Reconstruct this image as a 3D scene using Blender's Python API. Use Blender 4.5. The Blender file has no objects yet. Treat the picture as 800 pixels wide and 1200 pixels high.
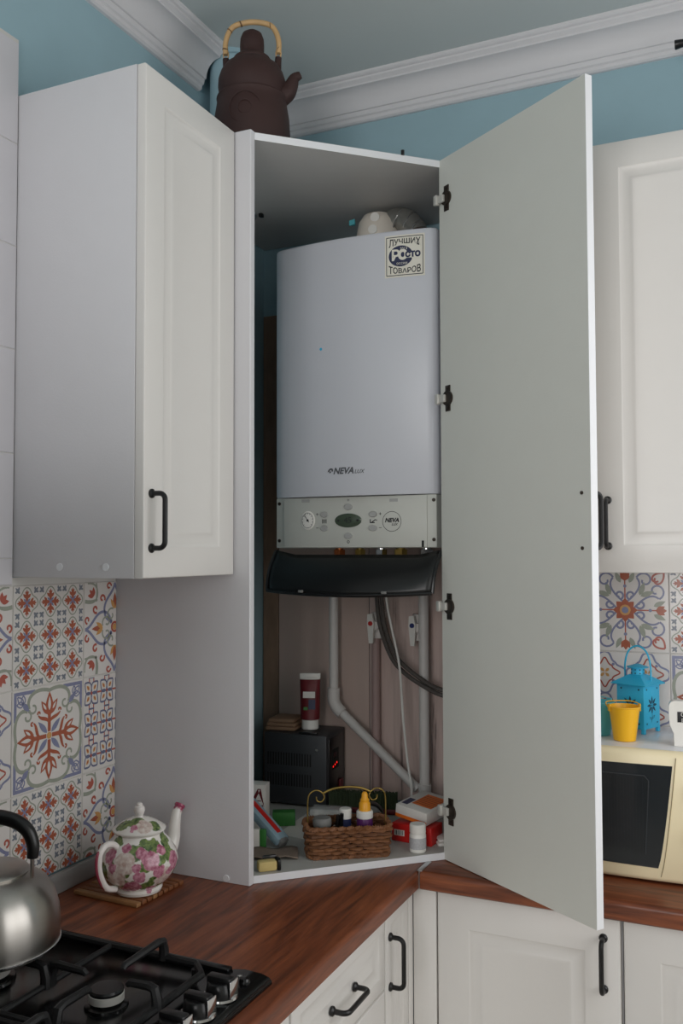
import bpy, bmesh, math, random
from mathutils import Vector, Matrix
random.seed(7)
PI = math.pi
SC = bpy.context.scene
COL = SC.collection

# ------------------------------------------------------------------ camera, world, daylight, exposure
cam_data = bpy.data.cameras.new('camera')
cam_data.sensor_fit = 'VERTICAL'
cam_data.sensor_height = 36.0
cam_data.sensor_width = 24.0
cam_data.lens = 1076.81 * 36.0 / 1200.0
cam_data.clip_start = 0.02
cam = bpy.data.objects.new('camera', cam_data)
COL.objects.link(cam)
def aim_camera():
    yaw, pitch, roll = 0.4301, 0.0421, -0.0026
    f = Vector((-math.sin(yaw)*math.cos(pitch), math.cos(yaw)*math.cos(pitch), math.sin(pitch)))
    r = Vector((math.cos(yaw), math.sin(yaw), 0)); u = r.cross(f)
    r2 = r*math.cos(roll) + u*math.sin(roll); u2 = -r*math.sin(roll) + u*math.cos(roll)
    m = Matrix((r2, u2, -f)).transposed().to_4x4()
    m.translation = (1.3029, -2.3024, 1.5593)
    cam.matrix_world = m
aim_camera()
SC.camera = cam

SC.view_settings.view_transform = 'Standard'
SC.view_settings.look = 'None'
SC.view_settings.gamma = 1.0
SC.view_settings.use_curve_mapping = False
SC.view_settings.exposure = -0.10
SC.cycles.use_denoising = True
SC.cycles.max_bounces = 10
SC.cycles.diffuse_bounces = 6

world = bpy.data.worlds.new('overcast_sky')
SC.world = world
world.use_nodes = True
world.node_tree.nodes['Background'].inputs['Color'].default_value = (0.95, 0.97, 1.0, 1)
world.node_tree.nodes['Background'].inputs['Strength'].default_value = 1.2

def area(name, loc, target, sx, sy, power, color):
    d = bpy.data.lights.new(name, 'AREA'); d.shape = 'RECTANGLE'
    d.size, d.size_y, d.energy, d.color = sx, sy, power, color
    o = bpy.data.objects.new(name, d); COL.objects.link(o)
    o.location = loc
    o.rotation_euler = (Vector(target) - Vector(loc)).to_track_quat('-Z', 'Y').to_euler()
    return o
# overcast daylight entering by the window of the right hand wall and by the window behind the camera
area('window_daylight', (2.17, -1.05, 1.66), (0.0, -1.05, 1.60), 1.5, 1.5, 10.6, (1.0, 0.98, 0.96))
area('back_window_daylight', (1.00, -4.16, 1.70), (1.00, 0, 1.70), 1.2, 1.4, 30.0, (1.0, 0.98, 0.97))

# ------------------------------------------------------------------ materials
def lin(c):
    return tuple((x/255/12.92 if x/255 <= 0.04045 else ((x/255+0.055)/1.055)**2.4) for x in c)
def new_mat(name):
    m = bpy.data.materials.new(name); m.use_nodes = True
    nt = m.node_tree; b = nt.nodes['Principled BSDF']
    return m, nt, b
def M(name, rgb, rough=0.5, metal=0.0, var=0.05, scale=18.0, bump=0.0, bscale=120.0, coat=0.0, alpha=1.0, trans=0.0, emit=None, stretch=(1, 1, 1)):
    m, nt, b = new_mat(name)
    c = lin(rgb)
    tc = nt.nodes.new('ShaderNodeTexCoord'); mp = nt.nodes.new('ShaderNodeMapping')
    mp.inputs['Scale'].default_value = stretch
    nt.links.new(tc.outputs['Object'], mp.inputs['Vector'])
    n = nt.nodes.new('ShaderNodeTexNoise'); n.inputs['Scale'].default_value = scale; n.inputs['Detail'].default_value = 4
    nt.links.new(mp.outputs['Vector'], n.inputs['Vector'])
    mix = nt.nodes.new('ShaderNodeMix'); mix.data_type = 'RGBA'
    mix.inputs[6].default_value = tuple(max(0, x*(1-var)) for x in c) + (1,)
    mix.inputs[7].default_value = tuple(min(1, x*(1+var)) for x in c) + (1,)
    nt.links.new(n.outputs['Fac'], mix.inputs[0]); nt.links.new(mix.outputs[2], b.inputs['Base Color'])
    b.inputs['Roughness'].default_value = rough; b.inputs['Metallic'].default_value = metal
    b.inputs['Coat Weight'].default_value = coat
    b.inputs['Transmission Weight'].default_value = trans
    b.inputs['Alpha'].default_value = alpha
    if emit:
        b.inputs['Emission Color'].default_value = lin(emit[0]) + (1,); b.inputs['Emission Strength'].default_value = emit[1]
    if bump > 0:
        n2 = nt.nodes.new('ShaderNodeTexNoise'); n2.inputs['Scale'].default_value = bscale; n2.inputs['Detail'].default_value = 3
        nt.links.new(mp.outputs['Vector'], n2.inputs['Vector'])
        bp = nt.nodes.new('ShaderNodeBump'); bp.inputs['Strength'].default_value = bump; bp.inputs['Distance'].default_value = 0.002
        nt.links.new(n2.outputs['Fac'], bp.inputs['Height']); nt.links.new(bp.outputs['Normal'], b.inputs['Normal'])
    return m
def wood(name, dark, mid, light, grain, rough=0.4, scale=3.0):
    m, nt, b = new_mat(name)
    tc = nt.nodes.new('ShaderNodeTexCoord'); mp = nt.nodes.new('ShaderNodeMapping')
    nt.links.new(tc.outputs['Object'], mp.inputs['Vector'])
    s = [16.0, 16.0, 16.0]; s['xyz'.index(grain)] = 1.3
    mp.inputs['Scale'].default_value = s
    n = nt.nodes.new('ShaderNodeTexNoise'); n.inputs['Scale'].default_value = scale; n.inputs['Detail'].default_value = 7
    n.inputs['Roughness'].default_value = 0.62; n.inputs['Distortion'].default_value = 0.6
    nt.links.new(mp.outputs['Vector'], n.inputs['Vector'])
    r = nt.nodes.new('ShaderNodeValToRGB'); e = r.color_ramp.elements
    e[0].position = 0.28; e[0].color = lin(dark)+(1,); e[1].position = 0.72; e[1].color = lin(light)+(1,)
    k = e.new(0.5); k.color = lin(mid)+(1,)
    nt.links.new(n.outputs['Fac'], r.inputs['Fac'])
    n3 = nt.nodes.new('ShaderNodeTexNoise'); n3.inputs['Scale'].default_value = 22; n3.inputs['Detail'].default_value = 3
    nt.links.new(mp.outputs['Vector'], n3.inputs['Vector'])
    mx = nt.nodes.new('ShaderNodeMix'); mx.data_type = 'RGBA'; mx.blend_type = 'MULTIPLY'; mx.inputs[0].default_value = 0.35
    nt.links.new(r.outputs['Color'], mx.inputs[6]); nt.links.new(n3.outputs['Fac'], mx.inputs[7])
    nt.links.new(mx.outputs[2], b.inputs['Base Color'])
    b.inputs['Roughness'].default_value = rough
    bp = nt.nodes.new('ShaderNodeBump'); bp.inputs['Strength'].default_value = 0.08; bp.inputs['Distance'].default_value = 0.001
    nt.links.new(n3.outputs['Fac'], bp.inputs['Height']); nt.links.new(bp.outputs['Normal'], b.inputs['Normal'])
    return m

FRONT = M('milky_white_film', (222, 219, 215), 0.42, var=0.015, bump=0.05)
CARC = M('white_laminate', (217, 216, 219), 0.45, var=0.02, bump=0.12, bscale=300)
SHELF = M('shaded_white_laminate', (196, 194, 191), 0.5, var=0.03, bump=0.1, bscale=300)  # same white as the carcass, with the cabinet's inner shade put into its colour
SHELFB = M('deep_shaded_white_laminate', (180, 178, 173), 0.55, var=0.06, scale=8, bump=0.1, bscale=300)  # the white laminate again, darkened further to paint shade on the cabinet floor
DOORIN = M('pale_grey_white_laminate', (214, 215, 208), 0.42, var=0.02, bump=0.08, bscale=200)
EDGE = M('white_edge_band', (236, 237, 240), 0.35, var=0.01)
TEAL = M('teal_wall_paint', (154, 184, 194), 0.7, var=0.06, scale=9, bump=0.15, bscale=60)
TEALD = M('teal_pipe_paint', (154, 184, 194), 0.45, var=0.05, scale=9)
PALEWALL = M('pale_grey_wall_paint', (196, 192, 186), 0.8, var=0.03)
CEIL = M('ceiling_paint', (196, 204, 204), 0.8, var=0.03, scale=4)
MOULD = M('white_polystyrene_moulding', (218, 216, 218), 0.55, var=0.015)
FLOORM = wood('floor_laminate', (196, 186, 170), (214, 204, 190), (228, 220, 208), 'y', 0.45)
WTOP_L = wood('walnut_worktop', (64, 32, 19), (126, 66, 38), (160, 90, 54), 'y', 0.38)
WTOP_R = wood('walnut_worktop_across', (64, 32, 19), (126, 66, 38), (160, 90, 54), 'x', 0.38)
ALU = M('brushed_aluminium', (190, 190, 190), 0.35, 1.0)
ALUG = M('grey_plastic_upstand', (168, 168, 166), 0.35, 0.3, var=0.03)
BLACKH = M('black_handle_lacquer', (17, 17, 18), 0.35, var=0.1)
STEEL = M('brushed_steel', (176, 172, 166), 0.30, 1.0, var=0.06, scale=3, stretch=(1, 1, 40), bump=0.03, bscale=40)
def radial_brush(m):
    nt = m.node_tree; b = nt.nodes['Principled BSDF']
    t = nt.nodes.new('ShaderNodeTangent'); t.direction_type = 'RADIAL'; t.axis = 'Z'
    nt.links.new(t.outputs['Tangent'], b.inputs['Tangent']); b.inputs['Anisotropic'].default_value = 0.75; b.inputs['Anisotropic Rotation'].default_value = 0.25
radial_brush(STEEL)
CHROME = M('chrome', (220, 220, 220), 0.12, 1.0)
BPLAST = M('black_plastic', (16, 16, 17), 0.3, var=0.1)
ENAMEL = M('black_enamel', (11, 11, 12), 0.18, var=0.1)
IRON = M('cast_iron', (26, 26, 27), 0.5, 0.2, var=0.15, bump=0.3, bscale=300)
BOILW = M('boiler_white_enamel', (206, 208, 215), 0.33, var=0.01)
BOILG = M('boiler_grey_panel', (196, 197, 190), 0.45, var=0.02)
SMOKE = M('smoked_black_plastic', (12, 13, 13), 0.34, var=0.1)
PVC = M('white_pvc', (216, 212, 208), 0.4, var=0.05)
PINK = M('pinkish_painted_pipe', (176, 150, 146), 0.5, var=0.08)
PLWHITE = M('white_plastic', (232, 230, 224), 0.35, var=0.02)
TERRA = M('dark_brown_clay', (58, 35, 32), 0.66, var=0.12, scale=30, bump=0.1, bscale=90)
BAMBOO = M('bamboo', (206, 168, 118), 0.5, var=0.12, scale=40)
KNOT = M('dark_bamboo_knot', (96, 66, 40), 0.6)
WICK = M('brown_wicker', (128, 84, 52), 0.6, var=0.4, scale=70, bump=0.3, bscale=200)
WICKM = M('mid_brown_wicker', (108, 70, 44), 0.6, var=0.35, scale=70, bump=0.3, bscale=200)
WICKD = M('dark_wicker_stake', (78, 48, 30), 0.65, var=0.25, scale=60)
BRASS = M('old_brass_wire', (150, 126, 66), 0.4, 0.8, var=0.15)
CREAM = M('cream_microwave_plastic', (246, 232, 194), 0.4, var=0.015)
MWTOP = M('white_painted_steel', (226, 228, 230), 0.25, var=0.01)
DGLASS = M('dark_oven_glass', (34, 38, 42), 0.1, var=0.1)
YEL = M('yellow_painted_tin', (250, 190, 30), 0.35, var=0.04)
BLUEB = M('aqua_painted_tin', (96, 190, 200), 0.4, var=0.04)
CYAN = M('cyan_painted_metal', (46, 178, 218), 0.4, var=0.04)
DKHOLE = M('shadowy_inside', (24, 70, 92), 0.7)
RED = M('red_card', (196, 30, 26), 0.4, var=0.05)
ORANGE = M('orange_print', (226, 112, 34), 0.45, var=0.08, scale=60)
NAVY = M('navy_print', (28, 36, 74), 0.45, var=0.05)
INK = M('black_ink', (26, 26, 30), 0.5, var=0.05)
MAROON = M('maroon_print', (104, 22, 30), 0.45, var=0.2, scale=50)
GREEN = M('green_card', (54, 120, 52), 0.45, var=0.1)
GREEN2 = M('teal_green_card', (30, 110, 96), 0.45, var=0.1)
CARD = M('white_card', (222, 218, 212), 0.5, var=0.03)
STABM = M('charcoal_steel', (62, 64, 67), 0.45, 0.3, var=0.05)
SLOT = M('dark_slot', (12, 12, 12), 0.8)
LED = M('red_led', (255, 30, 20), 0.4, emit=((255, 30, 20), 1.6))
LCD = M('green_lcd', (72, 84, 70), 0.15, var=0.05)
BTN = M('grey_button', (168, 168, 166), 0.4, var=0.04)
ZINC = M('pale_zinc', (206, 204, 198), 0.4, 0.3, var=0.05)
BRONZE = M('dark_bronze_metal', (74, 66, 60), 0.35, 0.8, var=0.1)
HOSE = M('grey_braided_hose', (92, 86, 82), 0.5, 0.3, var=0.2, scale=200)
COPPER = M('copper', (190, 110, 66), 0.35, 0.9, var=0.15)
BRUSHG = M('dark_green_bristle', (62, 74, 50), 0.8, var=0.3, scale=80)
GREYP = M('grey_plastic_disc', (120, 120, 118), 0.5, var=0.08)
CLOTH = M('beige_cloth', (150, 120, 96), 0.9, var=0.15, scale=40, bump=0.4, bscale=60)
KRAFT = M('grey_brown_paper', (128, 112, 100), 0.8, var=0.12, scale=30)
SPONGE = M('pale_yellow_foam', (204, 182, 120), 0.8, var=0.1, bump=0.5, bscale=150)
FILMB = M('pale_blue_plastic_film', (158, 186, 200), 0.2, var=0.12, scale=30, alpha=0.75)
CLEAR = M('clear_blister_plastic', (222, 224, 222), 0.15, var=0.1, scale=80, alpha=0.45)
ORNOZ = M('amber_orange_plastic', (244, 172, 40), 0.35, var=0.05)
PURP = M('purple_plastic', (88, 36, 96), 0.4, var=0.08)
BAMD = M('dark_bamboo_slat', (122, 74, 42), 0.5, var=0.25, scale=25)
BAML = M('worn_bamboo_slat', (150, 108, 68), 0.5, var=0.2, scale=25)
FLUE = M('cream_white_flue_plastic', (226, 218, 206), 0.45, var=0.03)
FOIL = M('silver_flexible_foil', (170, 170, 166), 0.3, 0.8, var=0.2, scale=60)
REDDOT = M('red_valve_dot', (190, 40, 34), 0.4)
BLUEDOT = M('blue_valve_dot', (30, 44, 110), 0.4)
STICKER = M('cream_sticker', (228, 224, 212), 0.4, var=0.01)
LOGOG = M('grey_logo_print', (92, 94, 98), 0.4)
GROUT = M('light_grout', (206, 204, 200), 0.8, var=0.04)
TILEW = M('white_glazed_tile', (214, 210, 206), 0.16, var=0.02, bump=0.04, bscale=30)
TILEP = M('pale_lilac_grey_tile', (206, 204, 208), 0.3, var=0.06, scale=7, bump=0.15, bscale=25)
P_OR = M('rust_orange_glaze', (164, 90, 66), 0.25, var=0.2, scale=120)
P_BL = M('slate_blue_glaze', (126, 130, 158), 0.25, var=0.12, scale=120)
P_GR = M('sage_grey_glaze', (150, 155, 142), 0.25, var=0.12, scale=120)
P_YE = M('amber_glaze', (198, 150, 92), 0.25, var=0.2, scale=120)
P_RD = M('brick_red_glaze', (170, 90, 76), 0.25, var=0.15, scale=120)
P_DB = M('dark_blue_glaze', (104, 108, 134), 0.25, var=0.15, scale=120)
P_SL = M('slate_grey_glaze', (118, 124, 134), 0.25, var=0.15, scale=120)
PRINTS = [TILEW, P_OR, P_BL, P_GR, P_YE, P_RD, P_DB, P_SL]
OR, BL, GR, YE, RD, DB, SL = 1, 2, 3, 4, 5, 6, 7

def board_mat():
    # wall lining inside the tall cabinet: pinkish beige boards with long vertical drips and stains
    m, nt, b = new_mat('stained_beige_lining')
    tc = nt.nodes.new('ShaderNodeTexCoord'); mp = nt.nodes.new('ShaderNodeMapping')
    mp.inputs['Scale'].default_value = (14, 14, 0.9)
    nt.links.new(tc.outputs['Object'], mp.inputs['Vector'])
    n = nt.nodes.new('ShaderNodeTexNoise'); n.inputs['Scale'].default_value = 2.6; n.inputs['Detail'].default_value = 6; n.inputs['Roughness'].default_value = 0.65
    nt.links.new(mp.outputs['Vector'], n.inputs['Vector'])
    r = nt.nodes.new('ShaderNodeValToRGB'); e = r.color_ramp.elements
    e[0].position = 0.34; e[0].color = lin((120, 104, 100))+(1,); e[1].position = 0.6; e[1].color = lin((214, 192, 184))+(1,)
    k = e.new(0.42); k.color = lin((196, 174, 166))+(1,)
    nt.links.new(n.outputs['Fac'], r.inputs['Fac']); nt.links.new(r.outputs['Color'], b.inputs['Base Color'])
    b.inputs['Roughness'].default_value = 0.6
    return m
BOARD = board_mat()
BOARDB = M('brown_figured_lining', (150, 122, 102), 0.6, var=0.35, scale=30, stretch=(2, 2, 0.5))
BOARDP = M('plain_beige_lining', (206, 184, 174), 0.6, var=0.08, scale=10, stretch=(2, 2, 0.3))

def rose_mat():
    # white glazed china printed with pink and pale roses and green leaves
    m, nt, b = new_mat('rose_print_china')
    N, L = nt.nodes, nt.links
    tc = N.new('ShaderNodeTexCoord')
    ns = N.new('ShaderNodeTexNoise'); ns.inputs['Scale'].default_value = 90; ns.inputs['Detail'].default_value = 3
    L.new(tc.outputs['Object'], ns.inputs['Vector'])
    sb = N.new('ShaderNodeVectorMath'); sb.operation = 'SUBTRACT'; sb.inputs[1].default_value = (0.5, 0.5, 0.5)
    L.new(ns.outputs['Color'], sb.inputs[0])
    scl = N.new('ShaderNodeVectorMath'); scl.operation = 'SCALE'; scl.inputs['Scale'].default_value = 0.013
    L.new(sb.outputs['Vector'], scl.inputs[0])
    wp = N.new('ShaderNodeVectorMath'); wp.operation = 'ADD'
    L.new(tc.outputs['Object'], wp.inputs[0]); L.new(scl.outputs['Vector'], wp.inputs[1])
    base = None
    def spot(center, rad, c_in, c_out, prev):
        d = N.new('ShaderNodeVectorMath'); d.operation = 'DISTANCE'; d.inputs[1].default_value = center
        L.new(wp.outputs['Vector'], d.inputs[0])
        nz = N.new('ShaderNodeTexNoise'); nz.inputs['Scale'].default_value = 130; nz.inputs['Detail'].default_value = 2
        L.new(tc.outputs['Object'], nz.inputs['Vector'])
        rr = N.new('ShaderNodeMapRange'); rr.inputs[1].default_value = 0.3; rr.inputs[2].default_value = 0.7
        L.new(nz.outputs['Fac'], rr.inputs[0])
        cc = N.new('ShaderNodeMix'); cc.data_type = 'RGBA'
        cc.inputs[6].default_value = lin(c_in)+(1,); cc.inputs[7].default_value = lin(c_out)+(1,)
        L.new(rr.outputs[0], cc.inputs[0])
        mk = N.new('ShaderNodeMapRange'); mk.inputs[1].default_value = rad*1.04; mk.inputs[2].default_value = rad*0.9
        L.new(d.outputs['Value'], mk.inputs[0])
        mx = N.new('ShaderNodeMix'); mx.data_type = 'RGBA'
        L.new(mk.outputs[0], mx.inputs[0])
        if prev is None: mx.inputs[6].default_value = lin((232, 228, 222))+(1,)
        else: L.new(prev, mx.inputs[6])
        L.new(cc.outputs[2], mx.inputs[7])
        return mx.outputs[2]
    prof = [(r, z/0.88) for r, z in ROSE_PROFILE]
    def on_body(az, z):
        rr = 0.03
        for (r0, z0), (r1, z1) in zip(prof, prof[1:]):
            if z0 <= z <= z1 and z1 > z0: rr = r0 + (r1-r0)*(z-z0)/(z1-z0)
        a = math.radians(az-45)
        return (rr*math.cos(a), rr*math.sin(a), z*0.88)
    pink, pk2 = ((150, 58, 92), (214, 156, 174)); 
    leaves = [(-95, .105, .017), (-60, .112, .016), (-120, .042, .018), (-150, .06, .016), (-35, .095, .017), (-75, .03, .015), (-10, .05, .017), (-140, .12, .014), (20, .1, .016),
              (-78, .078, .013), (70, .06, .02), (150, .08, .02), (110, .1, .02), (-20, .12, .013), (-100, .158, .016), (-40, .15, .015), (-150, .152, .016), (60, .155, .015), (175, .05, .017)]
    leaves += [(-52, .084, .010), (-108, .066, .010), (-78, .120, .009), (-30, .112, .010), (-66, .044, .011), (-98, .040, .009), (-135, .088, .010), (-46, .022, .011)]
    for az, z, r in leaves: base = spot(on_body(az, z), r, (44, 74, 36), (132, 152, 84), base)
    pale = [(-110, .085, .027), (-45, .045, .026), (-125, .052, .026), (-72, .152, .022), (10, .085, .026), (120, .055, .026), (90, .09, .025)]
    for az, z, r in pale: base = spot(on_body(az, z), r*0.82, (188, 160, 150), (228, 218, 210), base)
    roses = [(-70, .088, .022), (-88, .055, .015), (-100, .03, .022), (-58, .062, .016), (-25, .075, .022), (-84, .104, .014), (-140, .095, .018), (45, .05, .025), (150, .04, .024), (-20, .03, .018), (100, .12, .018), (-62, .02, .014), (-112, .112, .012), (-48, .104, .013), (-130, .074, .012), (-92, .074, .010), (-36, .056, .012), (-118, .022, .012), (-104, .150, .010), (-58, .166, .010)]
    for az, z, r in roses: base = spot(on_body(az, z), r*0.84, pink, pk2, base)
    # spout tip
    base = spot((0.114, 0, 0.140), .016, (140, 40, 76), (176, 80, 110), base)
    L.new(base, b.inputs['Base Color'])
    b.inputs['Roughness'].default_value = 0.12; b.inputs['Coat Weight'].default_value = 0.4
    return m

# ------------------------------------------------------------------ mesh helpers
class MB:
    def __init__(s): s.v, s.f, s.m = [], [], []
    def add(s, vs, fs, m=0, T=None):
        o = len(s.v)
        if T is not None: vs = [tuple(T @ Vector(v)) for v in vs]
        s.v += [tuple(v) for v in vs]; s.f += [tuple(i+o for i in f) for f in fs]; s.m += [m]*len(fs)
        return s
    def box(s, x0, x1, y0, y1, z0, z1, b=0.0, m=0, T=None, seg=2):
        if b <= 0:
            vs = [(x, y, z) for x in (x0, x1) for y in (y0, y1) for z in (z0, z1)]
            return s.add(vs, [(0,1,3,2),(4,6,7,5),(0,4,5,1),(2,3,7,6),(0,2,6,4),(1,5,7,3)], m, T)
        bm = bmesh.new(); bmesh.ops.create_cube(bm, size=1)
        for v in bm.verts: v.co = ((x0+x1)/2+v.co.x*(x1-x0), (y0+y1)/2+v.co.y*(y1-y0), (z0+z1)/2+v.co.z*(z1-z0))
        bmesh.ops.bevel(bm, geom=bm.edges[:], offset=b, segments=seg, affect='EDGES', profile=0.5)
        return s.bm(bm, m, T)
    def bm(s, bm, m=0, T=None):
        bm.verts.index_update()
        s.add([v.co[:] for v in bm.verts], [[v.index for v in f.verts] for f in bm.faces], m, T); bm.free(); return s
    def lathe(s, prof, n=40, m=0, T=None, a0=0.0):
        vs, fs, rings = [], [], []
        for r, z in prof:
            if r < 1e-6: rings.append([len(vs)]); vs.append((0, 0, z))
            else:
                rings.append(list(range(len(vs), len(vs)+n)))
                vs += [(r*math.cos(a0+2*PI*k/n), r*math.sin(a0+2*PI*k/n), z) for k in range(n)]
        for A, B in zip(rings, rings[1:]):
            for k in range(n):
                l = (k+1) % n
                if len(A) == 1 and len(B) == 1: continue
                if len(A) == 1: fs.append((A[0], B[l], B[k]))
                elif len(B) == 1: fs.append((A[k], A[l], B[0]))
                else: fs.append((A[k], A[l], B[l], B[k]))
        return s.add(vs, fs, m, T)
    def tube(s, pts, r, n=10, m=0, cap=True, T=None, closed=False, flat=1.0):
        pts = [Vector(p) for p in pts]; N = len(pts)
        rs = r if isinstance(r, (list, tuple)) else [r]*N
        vs, fs = [], []; up = None
        for i, p in enumerate(pts):
            if closed: t = pts[(i+1) % N]-pts[i-1]
            else: t = pts[min(i+1, N-1)]-pts[max(i-1, 0)]
            t.normalize()
            if up is None:
                up = Vector((0, 0, 1)) if abs(t.z) < 0.9 else Vector((1, 0, 0))
            up = (up - t*up.dot(t)).normalized(); w = t.cross(up)
            for k in range(n):
                a = 2*PI*k/n
                vs.append(p + (up*math.cos(a)*flat + w*math.sin(a))*rs[i])
        for i in range(N if closed else N-1):
            j = (i+1) % N
            for k in range(n):
                l = (k+1) % n
                fs.append((i*n+k, j*n+k, j*n+l, i*n+l))
        if cap and not closed:
            fs.append(tuple(range(n))); fs.append(tuple((N-1)*n+k for k in reversed(range(n))))
        return s.add(vs, fs, m, T)
    def prism(s, poly, z0, z1, m=0, T=None):
        n = len(poly)
        vs = [(x, y, z0) for x, y in poly] + [(x, y, z1) for x, y in poly]
        fs = [tuple(reversed(range(n))), tuple(range(n, 2*n))] + [(k, (k+1) % n, n+(k+1) % n, n+k) for k in range(n)]
        return s.add(vs, fs, m, T)
    def cyl(s, p0, p1, r, n=16, m=0, T=None):
        return s.tube([p0, p1], r, n, m, True, T)
    def build(s, name, mats, parent=None, world=False, smooth=35, kind=None, loc=None, rot=None, recalc=True):
        me = bpy.data.meshes.new(name)
        v = s.v
        if world and parent is not None:
            o = ORIG[parent.name]; v = [(x-o[0], y-o[1], z-o[2]) for x, y, z in v]
        me.from_pydata(v, [], s.f)
        for mt in (mats if isinstance(mats, (list, tuple)) else [mats]): me.materials.append(mt)
        me.polygons.foreach_set('material_index', s.m)
        if smooth:
            me.polygons.foreach_set('use_smooth', [True]*len(me.polygons))
            me.set_sharp_from_angle(angle=math.radians(smooth))
        if recalc:
            bmm = bmesh.new(); bmm.from_mesh(me); bmesh.ops.recalc_face_normals(bmm, faces=bmm.faces[:]); bmm.to_mesh(me); bmm.free()
        me.update()
        ob = bpy.data.objects.new(name, me); COL.objects.link(ob)
        if parent is not None:
            ob.parent = parent; ORIG[ob.name] = ORIG[parent.name]
        if loc is not None: ob.location = loc
        if rot is not None: ob.rotation_euler = rot
        if parent is None: ORIG[ob.name] = tuple(ob.location)
        if kind: ob['kind'] = kind
        return ob
ORIG = {}
def tag(o, label, cat, group=None):
    o['label'] = label; o['category'] = cat
    if group: o['group'] = group
    return o
def thing(name, label, cat, loc=(0, 0, 0), rotz=0.0, group=None):
    o = bpy.data.objects.new(name, None); o.empty_display_size = 0.05; COL.objects.link(o)
    o.location = loc; o.rotation_euler = (0, 0, rotz); ORIG[o.name] = tuple(loc)
    return tag(o, label, cat, group)
def struct(ob):
    ob['kind'] = 'structure'; return ob
def Tr(x=0, y=0, z=0, rz=0, rx=0, ry=0):
    return Matrix.Translation((x, y, z)) @ Matrix.Rotation(rz, 4, 'Z') @ Matrix.Rotation(ry, 4, 'Y') @ Matrix.Rotation(rx, 4, 'X')
def text_geo(body, size, shear=0.0, bold=0.0, spacing=1.0):
    c = bpy.data.curves.new('lettering', 'FONT'); c.body = body; c.size = size; c.shear = shear; c.offset = bold
    c.align_x = 'CENTER'; c.align_y = 'CENTER'; c.space_character = spacing; c.resolution_u = 3
    o = bpy.data.objects.new('lettering', c); COL.objects.link(o)
    bpy.context.view_layer.update()
    me = bpy.data.meshes.new_from_object(o.evaluated_get(bpy.context.evaluated_depsgraph_get()))
    vs = [v.co[:] for v in me.vertices]; fs = [tuple(p.vertices) for p in me.polygons]
    bpy.data.objects.remove(o); bpy.data.curves.remove(c); bpy.data.meshes.remove(me)
    return vs, fs
def arc(cx, cy, r, a0, a1, n=14, ry=None):
    ry = r if ry is None else ry
    return [(cx+r*math.cos(math.radians(a0+(a1-a0)*k/n)), cy+ry*math.sin(math.radians(a0+(a1-a0)*k/n))) for k in range(n+1)]
def bez(p0, p1, p2, p3, n=14):
    out = []
    for k in range(n+1):
        t = k/n; u = 1-t
        out.append(tuple(u**3*a+3*u*u*t*b+3*u*t*t*c+t**3*d for a, b, c, d in zip(p0, p1, p2, p3)))
    return out
def smooth_path(pts, n=8):
    P = [Vector(p) for p in pts]; out = []
    for i in range(len(P)-1):
        a, b, c, d = P[max(i-1, 0)], P[i], P[i+1], P[min(i+2, len(P)-1)]
        for k in range(n):
            t = k/n
            out.append(0.5*((2*b)+(c-a)*t+(2*a-5*b+4*c-d)*t*t+(3*b-a-3*c+d)*t**3))
    return out+[P[-1]]

# ------------------------------------------------------------------ room shell
ZC = 2.845
RX, FY = 2.20, -4.20
def slab(name, x0, x1, y0, y1, z0, z1, mat): return struct(MB().box(x0, x1, y0, y1, z0, z1).build(name, mat, smooth=0))
slab('floor', -0.12, RX+0.12, FY-0.12, 0.12, -0.08, 0.0, FLOORM)
slab('ceiling', -0.12, RX+0.12, FY-0.12, 0.12, ZC, ZC+0.1, CEIL)
wall_left = slab('wall_left', -0.12, 0.0, FY, 0.0, 0, ZC, TEAL)
wall_back = slab('wall_back', -0.12, RX+0.12, 0.0, 0.12, 0, ZC, TEAL)
wr = MB()   # right hand wall with its window opening
wy0, wy1, wz0, wz1 = -1.90, -0.30, 0.92, 2.52
wr.box(RX, RX+0.12, FY, wy0, 0, ZC).box(RX, RX+0.12, wy1, 0, 0, ZC).box(RX, RX+0.12, wy0, wy1, 0, wz0).box(RX, RX+0.12, wy0, wy1, wz1, ZC)
struct(wr.build('wall_right', PALEWALL, smooth=0))
wf = MB()   # wall behind the camera with its window opening
wf.box(-0.12, 0.32, FY-0.12, FY, 0, ZC).box(1.68, RX+0.12, FY-0.12, FY, 0, ZC).box(0.32, 1.68, FY-0.12, FY, 2.48, ZC).box(0.32, 1.68, FY-0.12, FY, 0, 0.92)
struct(wf.build('wall_front', PALEWALL, smooth=0))
def win_frame(name, plane, a0, a1, z0, z1, mull):
    w = MB(); t = 0.06
    def bx(p0, p1, q0, q1):
        if plane[0] == 'x': w.box(plane[1], plane[1]+0.06, p0, p1, q0, q1, 0.006)
        else: w.box(p0, p1, plane[1]-0.06, plane[1], q0, q1, 0.006)
    bx(a0, a0+t, z0, z1); bx(a1-t, a1, z0, z1); bx(a0+t, a1-t, z0, z0+t); bx(a0+t, a1-t, z1-t, z1)
    for k in mull: bx(k-0.04, k+0.04, z0+t, z1-t)
    return struct(w.build(name, PLWHITE))
win_frame('window_1', ('x', RX+0.03), wy0, wy1, wz0, wz1, [-1.10])
win_frame('window_2', ('y', FY-0.03), 0.32, 1.68, 0.92, 2.48, [1.00])

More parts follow.
